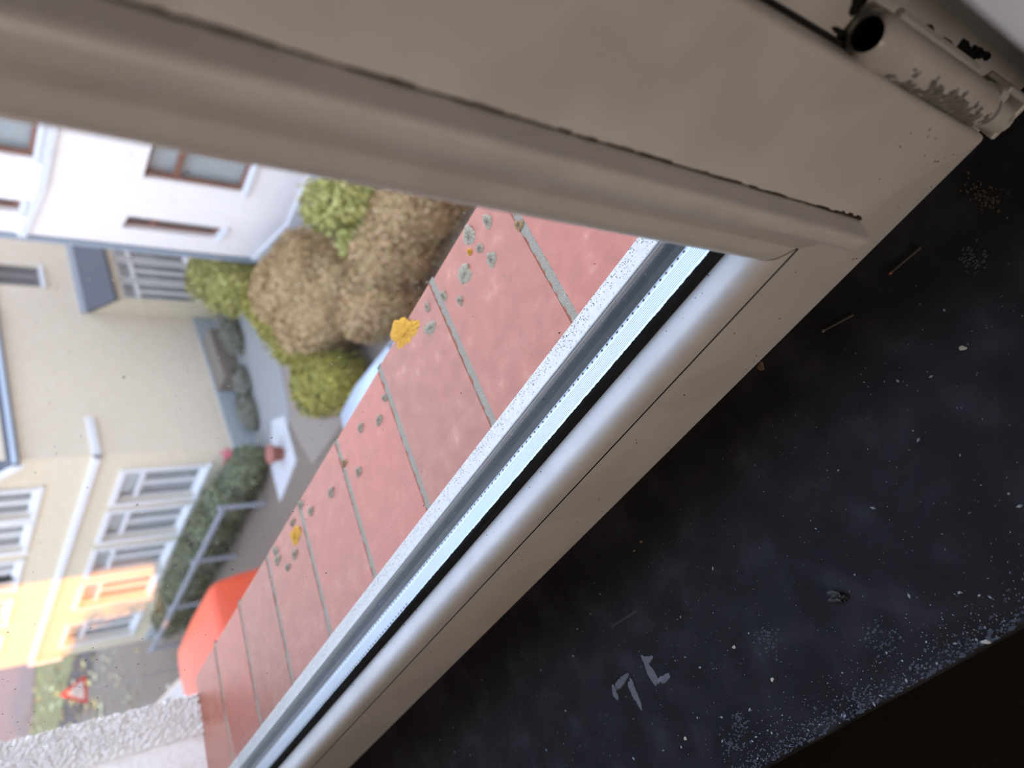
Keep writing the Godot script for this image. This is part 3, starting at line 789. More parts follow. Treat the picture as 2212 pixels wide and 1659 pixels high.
func bar(st: SurfaceTool, o: Vector3, u: Vector3, n: Vector3, x0: float, y0: float, x1: float, y1: float, d0: float, d1: float) -> void:
	var b := Basis(u, Vector3.UP, n)
	bxt(st, Transform3D(b, o + u * (x0 + x1) / 2 + Vector3.UP * (y0 + y1) / 2 + n * (d0 + d1) / 2), Vector3((x1 - x0) / 2, (y1 - y0) / 2, absf(d1 - d0) / 2), 0.006)

# a window set in a hole [x0,y0,x1,y1]: frame, panes, curtain, sill; surround > 0 adds a raised white border
func house_window(p: Node, o: Vector3, u: Vector3, n: Vector3, k: Array, fm: Material, gm: Material, cm: Material, deep: float, transom: float, mull: Array, surround: float, sm: Material, low := 0.0) -> void:
	var st := new_st()
	var f := 0.06
	bar(st, o, u, n, k[0], k[1], k[0] + f, k[3], -deep - 0.05, -deep + 0.02); bar(st, o, u, n, k[2] - f, k[1], k[2], k[3], -deep - 0.05, -deep + 0.02)
	bar(st, o, u, n, k[0] + f, k[1], k[2] - f, k[1] + f, -deep - 0.05, -deep + 0.02); bar(st, o, u, n, k[0] + f, k[3] - f, k[2] - f, k[3], -deep - 0.05, -deep + 0.02)
	if transom > 0: bar(st, o, u, n, k[0] + f, transom - 0.045, k[2] - f, transom + 0.045, -deep - 0.05, -deep + 0.03)
	for m in mull: bar(st, o, u, n, k[0] + m - 0.04, k[1] + f, k[0] + m + 0.04, (transom - 0.045 if transom > 0 else k[3] - f), -deep - 0.05, -deep + 0.025)
	var w := obj("window", st, fm, p)
	var cols := [f]
	for m in mull: cols += [m - 0.04, m + 0.04]
	cols.append(k[2] - k[0] - f)
	var rows := [[k[1] + f, (transom - 0.045 if transom > 0 else k[3] - f)]]
	for i in range(0, cols.size(), 2):
		st = new_st(); bar(st, o, u, n, k[0] + cols[i], rows[0][0], k[0] + cols[i + 1], rows[0][1], -deep - 0.02, -deep - 0.012); obj("pane", st, gm, w)
	if transom > 0:
		st = new_st(); bar(st, o, u, n, k[0] + f, transom + 0.045, k[2] - f, k[3] - f, -deep - 0.02, -deep - 0.012); obj("pane", st, gm, w)
	# curtain behind
	st = new_st()
	var top: float = k[3] - 0.02
	var c0: float = k[1] + 0.01
	var nn := 14
	for i in nn:
		var x0: float = lerpf(k[0] + 0.01, k[2] - 0.01, float(i) / nn); var x1: float = lerpf(k[0] + 0.01, k[2] - 0.01, float(i + 1) / nn)
		var d0 := -deep - 0.10 - 0.02 * (i % 2); var d1 := -deep - 0.10 - 0.02 * ((i + 1) % 2)
		var A := o + u * x0 + n * d0; var B := o + u * x1 + n * d1
		quad(st, A + Vector3.UP * c0, B + Vector3.UP * c0, B + Vector3.UP * (top if low <= 0 else low), A + Vector3.UP * (top if low <= 0 else low), n)
	obj("curtain", st, cm, w)
	st = new_st(); bar(st, o, u, n, k[0] - surround - 0.03, k[1] - 0.07, k[2] + surround + 0.03, k[1] + 0.005, -deep, 0.055); obj("sill", st, sm, w)
	if surround > 0:
		st = new_st()
		bar(st, o, u, n, k[0] - surround, k[1] - surround, k[0], k[3] + surround, -0.01, 0.045); bar(st, o, u, n, k[2], k[1] - surround, k[2] + surround, k[3] + surround, -0.01, 0.045)
		bar(st, o, u, n, k[0], k[3], k[2], k[3] + surround, -0.01, 0.045)
		obj("surround", st, sm, w)

func cream_house() -> void:
	var h := base("house"); tag(h, "cream rendered gable house with five white windows in a row and pale string course", "house")
	var cream := nmat([S(210, 196, 167), S(212, 198, 170), S(216, 203, 176)], [0.25, 0.5, 0.8], 0.02, 0.6, 0.92, 60, 4)
	var white := nmat([S(212, 209, 206), S(222, 219, 216)], [0.3, 0.7], 0.03, 2.0, 0.7, 61)
	var slate := nmat([S(74, 74, 80), S(98, 97, 102)], [0.3, 0.7], 0.04, 1.5, 0.7, 62)
	var zinc := mat(S(168, 176, 186), 0.5, 0.3)
	var plinth := nmat([S(150, 156, 158), S(172, 176, 176)], [0.3, 0.7], 0.03, 1.0, 0.9, 63)
	var net := mat(S(176, 178, 174), 0.9)
	var gl := glass(0.03)
	var u := Vector3(-1, 0, 0); var n := Vector3(0, 0, 1)
	var o := O(CREAM_X, 0, -9.25)
	var holes := [[0.58, 0.86, 1.62, 2.40], [1.98, 0.86, 3.02, 2.40], [3.42, 0.86, 4.46, 2.40], [4.82, 0.86, 5.86, 2.40], [6.70, 0.86, 7.74, 2.40], [0.96, 3.80, 1.84, 5.2], [2.06, 3.80, 3.00, 5.2], [3.46, 3.80, 4.44, 5.2], [5.06, 3.80, 6.00, 5.2], [6.70, 3.80, 7.60, 5.2]]
	var W := 8.40; var EH := 4.18
	# gable front with real openings; the part above the eaves narrows to the ridge
	var st := new_st()
	var lowh := []; var highh := []
	for k in holes:
		if k[1] < 3: lowh.append(k)
	wall_face(st, o, u, n, W, 3.0, lowh, 0.12)
	# upper storey and gable as strips cut by the roof slope
	var slope := 0.95
	var xs := [0.0, W, W / 2]
	for k in holes:
		if k[1] > 3: xs += [k[0], k[2]]
	xs.sort()
	for i in xs.size() - 1:
		var x0: float = xs[i]; var x1: float = xs[i + 1]
		if x1 - x0 < 1e-4: continue
		var t0: float = EH + slope * minf(x0, W - x0); var t1: float = EH + slope * minf(x1, W - x1)
		var open := []
		for k in holes:
			if k[1] > 3 and (x0 + x1) / 2 > k[0] and (x0 + x1) / 2 < k[2]: open = k
		var A := o + u * x0; var B := o + u * x1
		if open.is_empty():
			poly(st, [A + Vector3.UP * 3.0, B + Vector3.UP * 3.0, B + Vector3.UP * t1, A + Vector3.UP * t0], n)
		else:
			var tp: float = minf(open[3], minf(t0, t1) - 0.25)
			open[3] = tp
			poly(st, [A + Vector3.UP * 3.0, B + Vector3.UP * 3.0, B + Vector3.UP * open[1], A + Vector3.UP * open[1]], n)
			poly(st, [A + Vector3.UP * tp, B + Vector3.UP * tp, B + Vector3.UP * t1, A + Vector3.UP * t0], n)
			var q := -n * 0.12
			for e in [[A + Vector3.UP * open[1], B + Vector3.UP * open[1], Vector3.UP], [A + Vector3.UP * tp, B + Vector3.UP * tp, Vector3.DOWN], [A + Vector3.UP * open[1], A + Vector3.UP * tp, u], [B + Vector3.UP * open[1], B + Vector3.UP * tp, -u]]:
				quad(st, e[0], e[1], e[1] + q, e[0] + q, e[2])
	obj("front_wall", st, cream, h)
	# side wall towards the path, far wall, back
	var grey := nmat([S(215, 200, 178), S(217, 202, 180), S(219, 205, 184)], [0.25, 0.5, 0.8], 0.015, 0.5, 0.92, 64, 4)
	var os := O(CREAM_X, 0, -9.25); var us := Vector3(0, 0, -1); var ns := Vector3(1, 0, 0)
	var side_hole := [4.36, 3.36, 4.98, 5.0]
	st = new_st()
	wall_face(st, os, us, ns, 8.2, 5.3, [side_hole], 0.12)
	obj("side_wall", st, grey, h)
	st = new_st()
	wall_face(st, O(CREAM_X - W, 0, -17.45), -us, -ns, 8.2, EH, [], 0.0); wall_face(st, O(CREAM_X - W, 0, -17.45), -u, -n, W, EH, [], 0.0)
	obj("back_wall", st, grey, h)
	# plinth painted grey
	st = new_st(); bx(st, O(CREAM_X - W, -0.1, -9.26), O(CREAM_X + 0.02, 0.42, -9.225), 0.005); bx(st, O(CREAM_X - 0.01, -0.1, -12.9), O(CREAM_X + 0.035, 0.50, -9.225), 0.005); obj("plinth", st, plinth, h)
	# string course, turned round the corner
	st = new_st(); bx(st, O(CREAM_X - W, 2.93, -9.26), O(CREAM_X + 0.07, 3.07, -9.18), 0.015); bx(st, O(CREAM_X - 0.01, 2.93, -10.12), O(CREAM_X + 0.07, 3.07, -9.18), 0.015); bx(st, O(CREAM_X - W - 0.03, 2.35, -9.26), O(CREAM_X - W + 0.12, 3.07, -9.16), 0.015)
	obj("string_course", st, white, h)
	# roof with overhang, verge boards, gutter
	st = new_st()
	for s in [0, 1]:
		var xe: float = CREAM_X + 0.25 if s == 0 else CREAM_X - W - 0.25
		var xm := CREAM_X - W / 2
		var ye := EH + 0.02 - 0.25 * slope; var ym := EH + slope * W / 2 + 0.02
		if s == 0:
			loft(st, [Vector2(xe - 0.20, ye + 0.24), Vector2(xm, ym), Vector2(xm, ym + 0.13), Vector2(xe - 0.20, ye + 0.40)], func(p: Vector2): return O(p.x, p.y, -9.05), func(p: Vector2): return O(p.x, p.y, -17.7))
		else:
			loft(st, [Vector2(xe, ye), Vector2(xm, ym), Vector2(xm, ym + 0.13), Vector2(xe, ye + 0.15)], func(p: Vector2): return O(p.x, p.y, -9.05), func(p: Vector2): return O(p.x, p.y, -17.7))
	obj("roof", st, slate, h)
	st = new_st()
	loft(st, [Vector2(CREAM_X + 0.10, EH - 0.02), Vector2(CREAM_X - W / 2, EH + slope * W / 2), Vector2(CREAM_X - W / 2, EH + slope * W / 2 + 0.16), Vector2(CREAM_X + 0.10, EH + 0.16)], func(p: Vector2): return O(p.x, p.y, -9.02), func(p: Vector2): return O(p.x, p.y, -9.06)); obj("verge_board", st, white, h)
	st = new_st(); cyl(st, O(CREAM_X + 0.08, EH + 0.10, -9.1), O(CREAM_X + 0.08, EH + 0.10, -12.9), 0.06, 0.06, 12); obj("gutter", st, zinc, h)
	for k in holes:
		house_window(h, o, u, n, k, white, gl, net, 0.08, (2.02 if k[1] < 3 else 0.0), [0.52] if k[1] < 3 else [0.46], 0.10, white)
	house_window(h, os, us, ns, side_hole, mat(S(120, 114, 114), 0.6), gl, mat(S(120, 112, 112), 0.9), 0.08, 0.0, [0.30], 0.0, white)
	# stone trough at the side wall
	st = new_st(); bx(st, O(CREAM_X + 0.035, 0.0, -12.15), O(CREAM_X + 0.50, 0.46, -10.72), 0.02)
	tag(obj("stone_trough", st, nmat([S(112, 100, 88), S(140, 128, 112)], [0.3, 0.7], 0.05, 2.0, 0.95, 65)), "low brown stone trough against the beige side wall", "trough")
	# glazed porch with lean-to roof
	var p := base("porch"); tag(p, "small glazed porch with dark lean-to roof on the beige side wall", "porch")
	var x1 := CREAM_X + 0.36; var z0 := -12.95
	st = new_st()
	ext(st, [Vector2(CREAM_X + 0.0, 0), Vector2(x1, 0), Vector2(x1, 2.13), Vector2(CREAM_X + 0.0, 2.58)], O(0, 0, z0 - 0.12), Vector3(1, 0, 0), Vector3.UP, Vector3(0, 0, 0.12))
	obj("end_wall", st, cream, p)
	st = new_st()
	ext(st, [Vector2(x1 + 0.05, 2.10), Vector2(x1 + 0.05, 2.18), Vector2(CREAM_X, 2.68), Vector2(CREAM_X, 2.58)], O(0, 0, z0 + 0.02), Vector3(1, 0, 0), Vector3.UP, Vector3(0, 0, -2.3))
	obj("roof", st, slate, p)
	st = new_st(); bxt(st, Transform3D(Basis(), O(CREAM_X + 0.02, 2.70, z0 - 1.13)), Vector3(0.025, 0.06, 1.17)); obj("flashing", st, zinc, p)
	st = new_st(); bx(st, O(x1 - 0.10, 0, z0 - 2.25), O(x1 - 0.02, 0.32, z0 - 0.10)); obj("side_panel", st, cream, p)
	st = new_st(); bx(st, O(x1 - 0.10, 1.98, z0 - 2.25), O(x1 - 0.02, 2.12, z0 - 0.10)); obj("lintel", st, cream, p)
	var op := O(x1 - 0.06, 0, z0 - 0.10)
	house_window(p, op, us, ns, [0.05, 0.35, 0.62, 1.96], white, gl, mat(S(150, 150, 148), 0.9), 0.02, 1.62, [0.28], 0.0, white)
	house_window(p, op, us, ns, [0.68, 0.35, 1.30, 1.96], white, gl, mat(S(150, 150, 148), 0.9), 0.02, 1.62, [0.31], 0.0, white)
	house_window(p, op, us, ns, [1.36, 0.35, 2.00, 1.96], white, gl, mat(S(150, 150, 148), 0.9), 0.02, 1.62, [0.32], 0.0, white)

func white_house() -> void:
	var h := base("house"); tag(h, "bright white house with canted bay corner and brown wooden windows", "house")
	var wht := nmat([S(234, 224, 218), S(239, 229, 223)], [0.3, 0.7], 0.02, 0.6, 0.9, 70)
	var trim := mat(S(214, 211, 210), 0.8)
	var brown := nmat([S(112, 72, 54), S(140, 92, 70)], [0.3, 0.7], 0.05, 3.0, 0.6, 71)
	var gl := glass(0.03)
	var net := mat(S(170, 172, 170), 0.9)
	var Kp := Vector2(-8.008, -10.674); var Wp := Vector2(-9.445, -11.338)
	var uB := Vector3(Kp.x - Wp.x, 0, Kp.y - Wp.y).normalized()
	var nB := Vector3(-uB.z, 0, uB.x); nB = nB if nB.z > 0 else -nB
	var lB := Kp.distance_to(Wp)
	var oB := O(Wp.x, -0.5, Wp.y); var oA := O(Kp.x, -0.5, Kp.y)
	var hA := [[0.46, 1.98, 1.76, 3.54], [0.46, 4.98, 1.76, 6.6], [3.2, 1.98, 4.5, 3.54], [3.2, 4.98, 4.5, 6.6]]
	var hB := [[0.62, 1.96, 1.06, 3.52], [0.70, 4.98, 1.10, 6.6]]
	var st := new_st()
	wall_face(st, oA, Vector3(1, 0, 0), Vector3(0, 0, 1), 9.0, 8.0, hA, 0.14); obj("front_wall", st, wht, h)
	st = new_st(); wall_face(st, oB, uB, nB, lB, 8.0, hB, 0.14); obj("canted_wall", st, wht, h)
	st = new_st(); wall_face(st, oB, Vector3(-0.10, 0, -0.995), Vector3(-0.995, 0, 0.10), 6.5, 8.0, [], 0.0); obj("side_wall", st, wht, h)
	st = new_st()
	wall_face(st, O(0.99, -0.5, Kp.y), Vector3(0, 0, -1), Vector3(1, 0, 0), 7.2, 8.0, [], 0.0); wall_face(st, O(0.99, -0.5, Kp.y - 7.2), Vector3(-1, 0, 0), Vector3(0, 0, -1), 11.1, 8.0, [], 0.0)
	obj("back_wall", st, wht, h)
	st = new_st()
	ext(st, [Vector2(Wp.x - 0.3, Wp.y + 0.1), Vector2(Kp.x - 0.1, Kp.y + 0.3), Vector2(1.2, Kp.y + 0.3), Vector2(1.2, -18), Vector2(Wp.x - 0.6, -18)], O(0, 7.5, 0), Vector3(1, 0, 0), Vector3(0, 0, 1), Vector3(0, 0.2, 0))
	obj("roof", st, mat(S(84, 80, 80), 0.8), h)
	# string course and plinth offset following the bay
	for c in [["string_course", 4.27, 4.40, 0.06], ["plinth", -0.5, 0.55, 0.05]]:
		st = new_st()
		bar(st, O(Kp.x, 0, Kp.y), Vector3(1, 0, 0), Vector3(0, 0, 1), -0.01, c[1], 9.0, c[2], -0.02, c[3]); bar(st, O(Wp.x, 0, Wp.y), uB, nB, -0.03, c[1], lB + 0.01, c[2], -0.02, c[3])
		obj(c[0], st, trim, h)
	for k in hA: house_window(h, oA, Vector3(1, 0, 0), Vector3(0, 0, 1), k, brown, gl, net, 0.10, 3.05 if k[1] < 4 else 6.1, [0.62], 0.0, trim)
	for k in hB: house_window(h, oB, uB, nB, k, brown, gl, net, 0.10, 3.05 if k[1] < 4 else 6.1, [], 0.0, trim)
	# cellar window in the plinth
	st = new_st(); bar(st, O(Kp.x, 0, Kp.y), Vector3(1, 0, 0), Vector3(0, 0, 1), 0.05, 0.02, 0.55, 0.30, 0.0, 0.055); obj("cellar_window", st, mat(S(66, 60, 52), 0.8), h)
	st = new_st(); cyl(st, O(Wp.x - 0.10, -0.3, Wp.y - 0.03), O(Wp.x - 0.10, 7.5, Wp.y - 0.03), 0.055, 0.055, 12); obj("downpipe", st, mat(S(150, 160, 170), 0.5, 0.3), h)

# ------------------------------------------------------------------ plants
func leaves(st: SurfaceTool, c: Vector3, r: Vector3, count: int, size: float, cols: Array, boxy: float) -> void:
	for i in count:
		var d := Vector3(rng.randfn(), absf(rng.randfn()) * 0.9 + 0.02, rng.randfn()).normalized()
		if rng.randf() < 0.25: d.y = -d.y
		var e := d
		if boxy > 0.0:
			var m := maxf(absf(d.x), maxf(absf(d.y), absf(d.z)))
			e = d.lerp(d / m, boxy)
		var p := c + e * r * (1.0 - 0.22 * rng.randf() * rng.randf()) + Vector3(rng.randfn(), rng.randfn(), rng.randfn()) * size * 0.7
		var nn := (d + Vector3(rng.randfn(), rng.randfn(), rng.randfn()) * 0.45).normalized()
		var u := nn.cross(Vector3(rng.randfn(), rng.randfn(), rng.randfn())).normalized(); var v := nn.cross(u)
		var s := size * rng.randf_range(0.6, 1.3)
		st.set_color(Color(cols[rng.randi() % cols.size()]).srgb_to_linear())
		tri(st, p - u * s, p + v * s * 0.45, p + u * s, nn, nn, nn); tri(st, p - u * s, p + u * s, p - v * s * 0.45, nn, nn, nn)

func bush(called: String, label: String, cat: String, blobs: Array, size: float, cols: Array, boxy: float, group := "", dens := 900.0) -> Node3D:
	var t := base(called); tag(t, label, cat, group)
	var st := new_st(); var core := new_st()
	for b in blobs:     # [x, h, z, rx, ry, rz]
		var c := O(b[0], b[1], b[2]); var r := Vector3(b[3], b[4], b[5])
		var area: float = 4.0 * (b[3] * b[4] + b[4] * b[5] + b[3] * b[5])
		leaves(st, c, r, int(area * dens * pow(0.05 / size, 2.0)), size, cols, boxy)
		ball(core, c, r * (0.80 if boxy < 0.3 else 0.92), 8, 12)
		var stem := new_st()
		cyl(stem, O(b[0] + rng.randf_range(-0.2, 0.2) * b[3], 0, b[2] + rng.randf_range(-0.2, 0.2) * b[5]), c + Vector3(rng.randf_range(-0.3, 0.3) * b[3], 0, rng.randf_range(-0.3, 0.3) * b[5]), 0.03, 0.015, 6)
		obj("stem", stem, mat(S(96, 82, 66), 0.9), t)
	var vm := mat(Color.WHITE, 0.75); vm.vertex_color_use_as_albedo = true
	obj("foliage", st, vm, t)
	obj("inner_twigs", core, mat(Color(cols[1]), 0.95), t)
	return t

func garden() -> void:
	var green := [S(144, 136, 66), S(162, 152, 80), S(180, 168, 102), S(148, 142, 70)]
	var lime := [S(150, 136, 52), S(166, 150, 62), S(142, 132, 54), S(124, 116, 48)]
	var dry := [S(172, 138, 94), S(188, 152, 104), S(202, 168, 120), S(174, 146, 98), S(152, 122, 82)]
	var rust := [S(164, 124, 86), S(184, 138, 98), S(202, 164, 122), S(172, 146, 96), S(150, 136, 80)]
	var olive := [S(104, 106, 80), S(120, 122, 90), S(134, 134, 98), S(94, 97, 74)]
	bush("hedge", "clipped green hedge beside the white house corner", "hedge", [[-10.25, 0.55, -11.45, 0.55, 0.62, 0.55], [-10.75, 0.6, -12.15, 0.45, 0.62, 0.45]], 0.05, green, 0.6)
	bush("hedge", "yellow-green hedge strip along the gravel path", "hedge", [[-9.65, 0.42, -10.3, 0.40, 0.46, 0.50], [-9.55, 0.40, -9.65, 0.36, 0.44, 0.40], [-9.5, 0.38, -9.1, 0.28, 0.40, 0.35]], 0.045, lime, 0.3)
	bush("hedge", "dry tan hedge filling the garden between path and street", "hedge", [[-8.75, 0.55, -9.75, 0.65, 0.60, 0.55], [-8.0, 0.6, -9.2, 0.75, 0.65, 0.75], [-7.9, 0.55, -8.4, 0.75, 0.60, 0.65], [-8.6, 0.5, -8.85, 0.55, 0.55, 0.6], [-7.3, 0.5, -8.4, 0.5, 0.5, 0.5]], 0.034, dry, 0.35)
	bush("hedge", "rust brown hedge row along the street", "hedge", [[-6.75, 0.5, -7.35, 0.55, 0.6, 0.42], [-6.0, 0.55, -7.55, 0.6, 0.62, 0.44], [-5.2, 0.55, -7.6, 0.6, 0.62, 0.44], [-4.4, 0.55, -7.6, 0.6, 0.62, 0.44], [-3.5, 0.55, -7.6, 0.6, 0.62, 0.44], [-2.6, 0.55, -7.6, 0.6, 0.62, 0.44]], 0.034, rust, 0.5)
	bush("shrub", "loose green shrub in front of the white house", "shrub", [[-6.05, 0.95, -8.62, 0.46, 0.68, 0.40], [-5.60, 0.90, -8.40, 0.46, 0.66, 0.42], [-5.05, 0.75, -8.35, 0.42, 0.56, 0.34], [-6.20, 0.70, -8.15, 0.34, 0.50, 0.28]], 0.06, green, 0.0, "", 650.0)
	bush("hedge", "rounded lime green hedge block at the street corner of the garden", "hedge", [[-8.85, 0.5, -7.62, 0.50, 0.52, 0.48], [-8.45, 0.5, -7.35, 0.42, 0.5, 0.42], [-9.0, 0.42, -8.1, 0.34, 0.44, 0.30]], 0.04, lime, 0.4)
	bush("hedge", "dark olive hedge behind the pale blue fence", "hedge", [[-12.9, 0.35, -8.68, 0.40, 0.40, 0.35], [-13.7, 0.42, -8.68, 0.6, 0.5, 0.4], [-14.7, 0.45, -8.68, 0.7, 0.55, 0.42], [-15.8, 0.45, -8.68, 0.7, 0.55, 0.42], [-16.9, 0.42, -8.68, 0.7, 0.5, 0.42], [-17.9, 0.42, -8.68, 0.6, 0.45, 0.4], [-18.8, 0.35, -8.68, 0.5, 0.42, 0.38]], 0.05, olive, 0.25)
	bush("shrub", "low dark planting along the foot of the beige wall", "shrub", [[-12.3, 0.12, -9.9, 0.22, 0.22, 0.5], [-12.15, 0.12, -10.55, 0.2, 0.2, 0.4], [-11.85, 0.15, -11.6, 0.25, 0.25, 0.5], [-11.8, 0.12, -12.3, 0.25, 0.2, 0.45]], 0.04, [S(110, 106, 92), S(132, 126, 114), S(122, 124, 92), S(144, 136, 124)], 0.0)
	var pinkbush := bush("shrub", "round dark green bush with pink blossom at the house corner", "shrub", [[-12.6, 0.35, -8.75, 0.42, 0.42, 0.32]], 0.045, olive, 0.0)
	var st := new_st()
	for i in 26: ball(st, O(-12.55 + rng.randfn(0, 0.10), 0.72 + rng.randfn(0, 0.05), -8.95 + rng.randfn(0, 0.08)), Vector3.ONE * 0.035, 4, 6)
	part(obj("blossom", st, mat(S(206, 110, 116), 0.8), pinkbush), "pink blossom", true)
	# wooden sleeper edging and red-brown pot
	st = new_st(); bxt(st, Transform3D(Basis(Vector3.UP, -0.15), O(-7.55, 0.16, -6.72)), Vector3(0.75, 0.16, 0.05), 0.01)
	tag(obj("timber_edging", st, nmat([S(118, 82, 64), S(146, 106, 84)], [0.3, 0.7], 0.05, 2.0, 0.9, 80)), "reddish timber edging board at the garden's street side", "board")
	var pot := base("flower_pot"); tag(pot, "rust red flower pot on the pale paving", "pot")
	st = new_st(); cyl(st, O(-11.75, 0.05, -8.35), O(-11.75, 0.30, -8.35), 0.12, 0.17, 16); obj("body", st, mat(S(140, 84, 72), 0.9), pot)
	st = new_st(); cyl(st, O(-11.75, 0.26, -8.35), O(-11.75, 0.31, -8.35), 0.19, 0.19, 16); obj("rim", st, mat(S(150, 92, 78), 0.9), pot)
	# beside this building: a garden wall, then a tall hedge; the low sun passes over them
	st = new_st(); bx(st, O(-11.6, -0.1, -0.75), O(-9.6, 1.5, -0.45), 0.02)
	tag(obj("garden_wall", st, M.facade_own), "pale garden wall joining this building to the tall hedge", "wall")
	bush("hedge", "tall hedge beside this building along the near pavement", "hedge", [[-13.6, 2.1, -0.6, 1.6, 2.2, 0.6], [-16.0, 2.15, -0.6, 1.6, 2.25, 0.6], [-18.8, 2.1, -0.6, 1.6, 2.2, 0.6], [-21.6, 2.15, -0.6, 1.6, 2.25, 0.6], [-24.4, 2.1, -0.6, 1.6, 2.2, 0.6], [-27.2, 2.1, -0.6, 1.6, 2.2, 0.6], [-30.0, 2.1, -0.6, 1.6, 2.2, 0.6]], 0.09, olive, 0.8, "", 500.0)
	# pale fence
	var f := base("fence"); tag(f, "pale blue-grey post and rail fence in front of the cream house", "fence")
	var fm := mat(S(150, 154, 160), 0.6)
	for x in [-13.1, -15.1, -17.1, -19.1]:
		st = new_st(); bx(st, O(x - 0.035, 0, -8.14), O(x + 0.035, 0.98, -8.06), 0.01); obj("post", st, fm, f)
	for y in [0.90]:
		st = new_st(); bx(st, O(-19.1, y - 0.05, -8.06), O(-13.1, y + 0.05, -8.02), 0.008); obj("rail", st, fm, f)

# ------------------------------------------------------------------ parked vehicles
# stations: [x, half width at belt, belt height, roof height, half width at roof, bottom height]
func vehicle(called: String, label: String, at: Vector3, turn: float, stn: Array, paint: Material, glassm: Material) -> Node3D:
	var t := base(called); tag(t, label, "car"); t.position = at; t.rotation.y = turn
	var ring := func(s: Array) -> Array:
		var w: float = s[1]; var b: float = s[2]; var rf: float = s[3]; var rw: float = s[4]; var bo: float = s[5]
		var half := [Vector2(w * 0.80, bo), Vector2(w * 0.97, bo + 0.05), Vector2(w, lerpf(bo, b, 0.45)), Vector2(w * 0.985, b - 0.06), Vector2(w * 0.96, b), Vector2(lerpf(w * 0.96, rw, 0.55), lerpf(b, rf, 0.6)), Vector2(rw, rf - 0.09 if rf - b > 0.2 else lerpf(b, rf, 0.7)), Vector2(rw * 0.90, rf - 0.025), Vector2(rw * 0.5, rf)]
		var out := half.duplicate()
		for i in range(half.size() - 1, -1, -1): out.append(Vector2(-half[i].x, half[i].y))
		return out
	var rings := []
	for s in stn: rings.append(ring.call(s))
	var N: int = rings[0].size()
	var pos := func(i: int, j: int) -> Vector3: return Vector3(stn[i][0], rings[i][j % N].y, rings[i][j % N].x)
	var nrm := func(i: int, j: int) -> Vector3:
		var a: Vector3 = pos.call(mini(i + 1, stn.size() - 1), j) - pos.call(maxi(i - 1, 0), j)
		var b: Vector3 = pos.call(i, j + 1) - pos.call(i, j + N - 1)
		var g := a.cross(b).normalized()
		var c := Vector3(stn[i][0], 0.7, 0)
		return g if g.dot((pos.call(i, j) as Vector3) - c) > 0 else -g
	var body := new_st()
	for i in stn.size() - 1:
		for j in N:
			tri(body, pos.call(i, j), pos.call(i + 1, j), pos.call(i + 1, j + 1), nrm.call(i, j), nrm.call(i + 1, j), nrm.call(i + 1, j + 1))
			tri(body, pos.call(i, j), pos.call(i + 1, j + 1), pos.call(i, j + 1), nrm.call(i, j), nrm.call(i + 1, j + 1), nrm.call(i, j + 1))
	for e in [[0, -1.0], [stn.size() - 1, 1.0]]:
		var pts := []
		for j in N: pts.append(pos.call(e[0], j))
		poly(body, pts, Vector3(e[1] * signf(stn[-1][0] - stn[0][0]), 0, 0))
	obj("body", body, paint, t)
	# windows: thin panels a little proud of the cabin sides
	for s in [1.0, -1.0]:
		for i in stn.size() - 1:
			if stn[i][3] - stn[i][2] < 0.35 or stn[i + 1][3] - stn[i + 1][2] < 0.35 or absf(stn[i + 1][0] - stn[i][0]) < 0.25 or (called == "van" and i < 4): continue
			var st := new_st()
			var P := func(k: float, v: float) -> Vector3:
				var A: Array = stn[i]; var B: Array = stn[i + 1]
				var w := lerpf(A[1], B[1], k); var b := lerpf(A[2], B[2], k); var rf := lerpf(A[3], B[3], k); var rw := lerpf(A[4], B[4], k)
				var q := Vector2(w * 0.96, b).lerp(Vector2(rw, rf - 0.09), v)
				return Vector3(lerpf(A[0], B[0], k), q.y, (q.x + 0.012) * s)
			quad(st, P.call(0.05, 0.06), P.call(0.95, 0.06), P.call(0.95, 0.92), P.call(0.05, 0.92), Vector3(0, 0.3, s).normalized())
			quad(st, P.call(0.05, 0.06) - Vector3(0, 0, 0.01 * s), P.call(0.95, 0.06) - Vector3(0, 0, 0.01 * s), P.call(0.95, 0.92) - Vector3(0, 0, 0.01 * s), P.call(0.05, 0.92) - Vector3(0, 0, 0.01 * s), Vector3(0, -0.3, -s).normalized())
			obj("side_window", st, glassm, t)
	for i in stn.size() - 1:      # windscreen and rear window: where the roof line drops steeply
		var A: Array = stn[i]; var B: Array = stn[i + 1]
		if absf(A[3] - B[3]) > 0.3 and not (called == "van" and i < 4):
			var st := new_st()
			var up := Vector3(-(B[3] - A[3]), B[0] - A[0], 0).normalized()
			if up.y < 0: up = -up
			var q := func(k: float, v: float) -> Vector3: return Vector3(lerpf(A[0], B[0], k), lerpf(A[3], B[3], k), v * lerpf(A[4], B[4], k)) + up * 0.012
			quad(st, q.call(0.08, -0.86), q.call(0.92, -0.86), q.call(0.92, 0.86), q.call(0.08, 0.86), up)
			obj("windscreen", st, glassm, t)
	var tyre := mat(S(26, 26, 28), 0.9); var rim := mat(S(170, 172, 176), 0.4, 0.5)
	var x0: float = stn[0][0]; var x1: float = stn[-1][0]
	for fx in [0.19, 0.80]:
		for s in [1.0, -1.0]:
			var st := new_st(); var c := Vector3(lerpf(x0, x1, fx), 0.31, s * (stn[3][1] - 0.10))
			cyl(st, c - Vector3(0, 0, 0.11 * s), c + Vector3(0, 0, 0.11 * s), 0.31, 0.31, 24)
			var w := obj("wheel", st, tyre, t)
			st = new_st(); cyl(st, c + Vector3(0, 0, 0.10 * s), c + Vector3(0, 0, 0.125 * s), 0.20, 0.18, 18); obj("rim", st, rim, w)
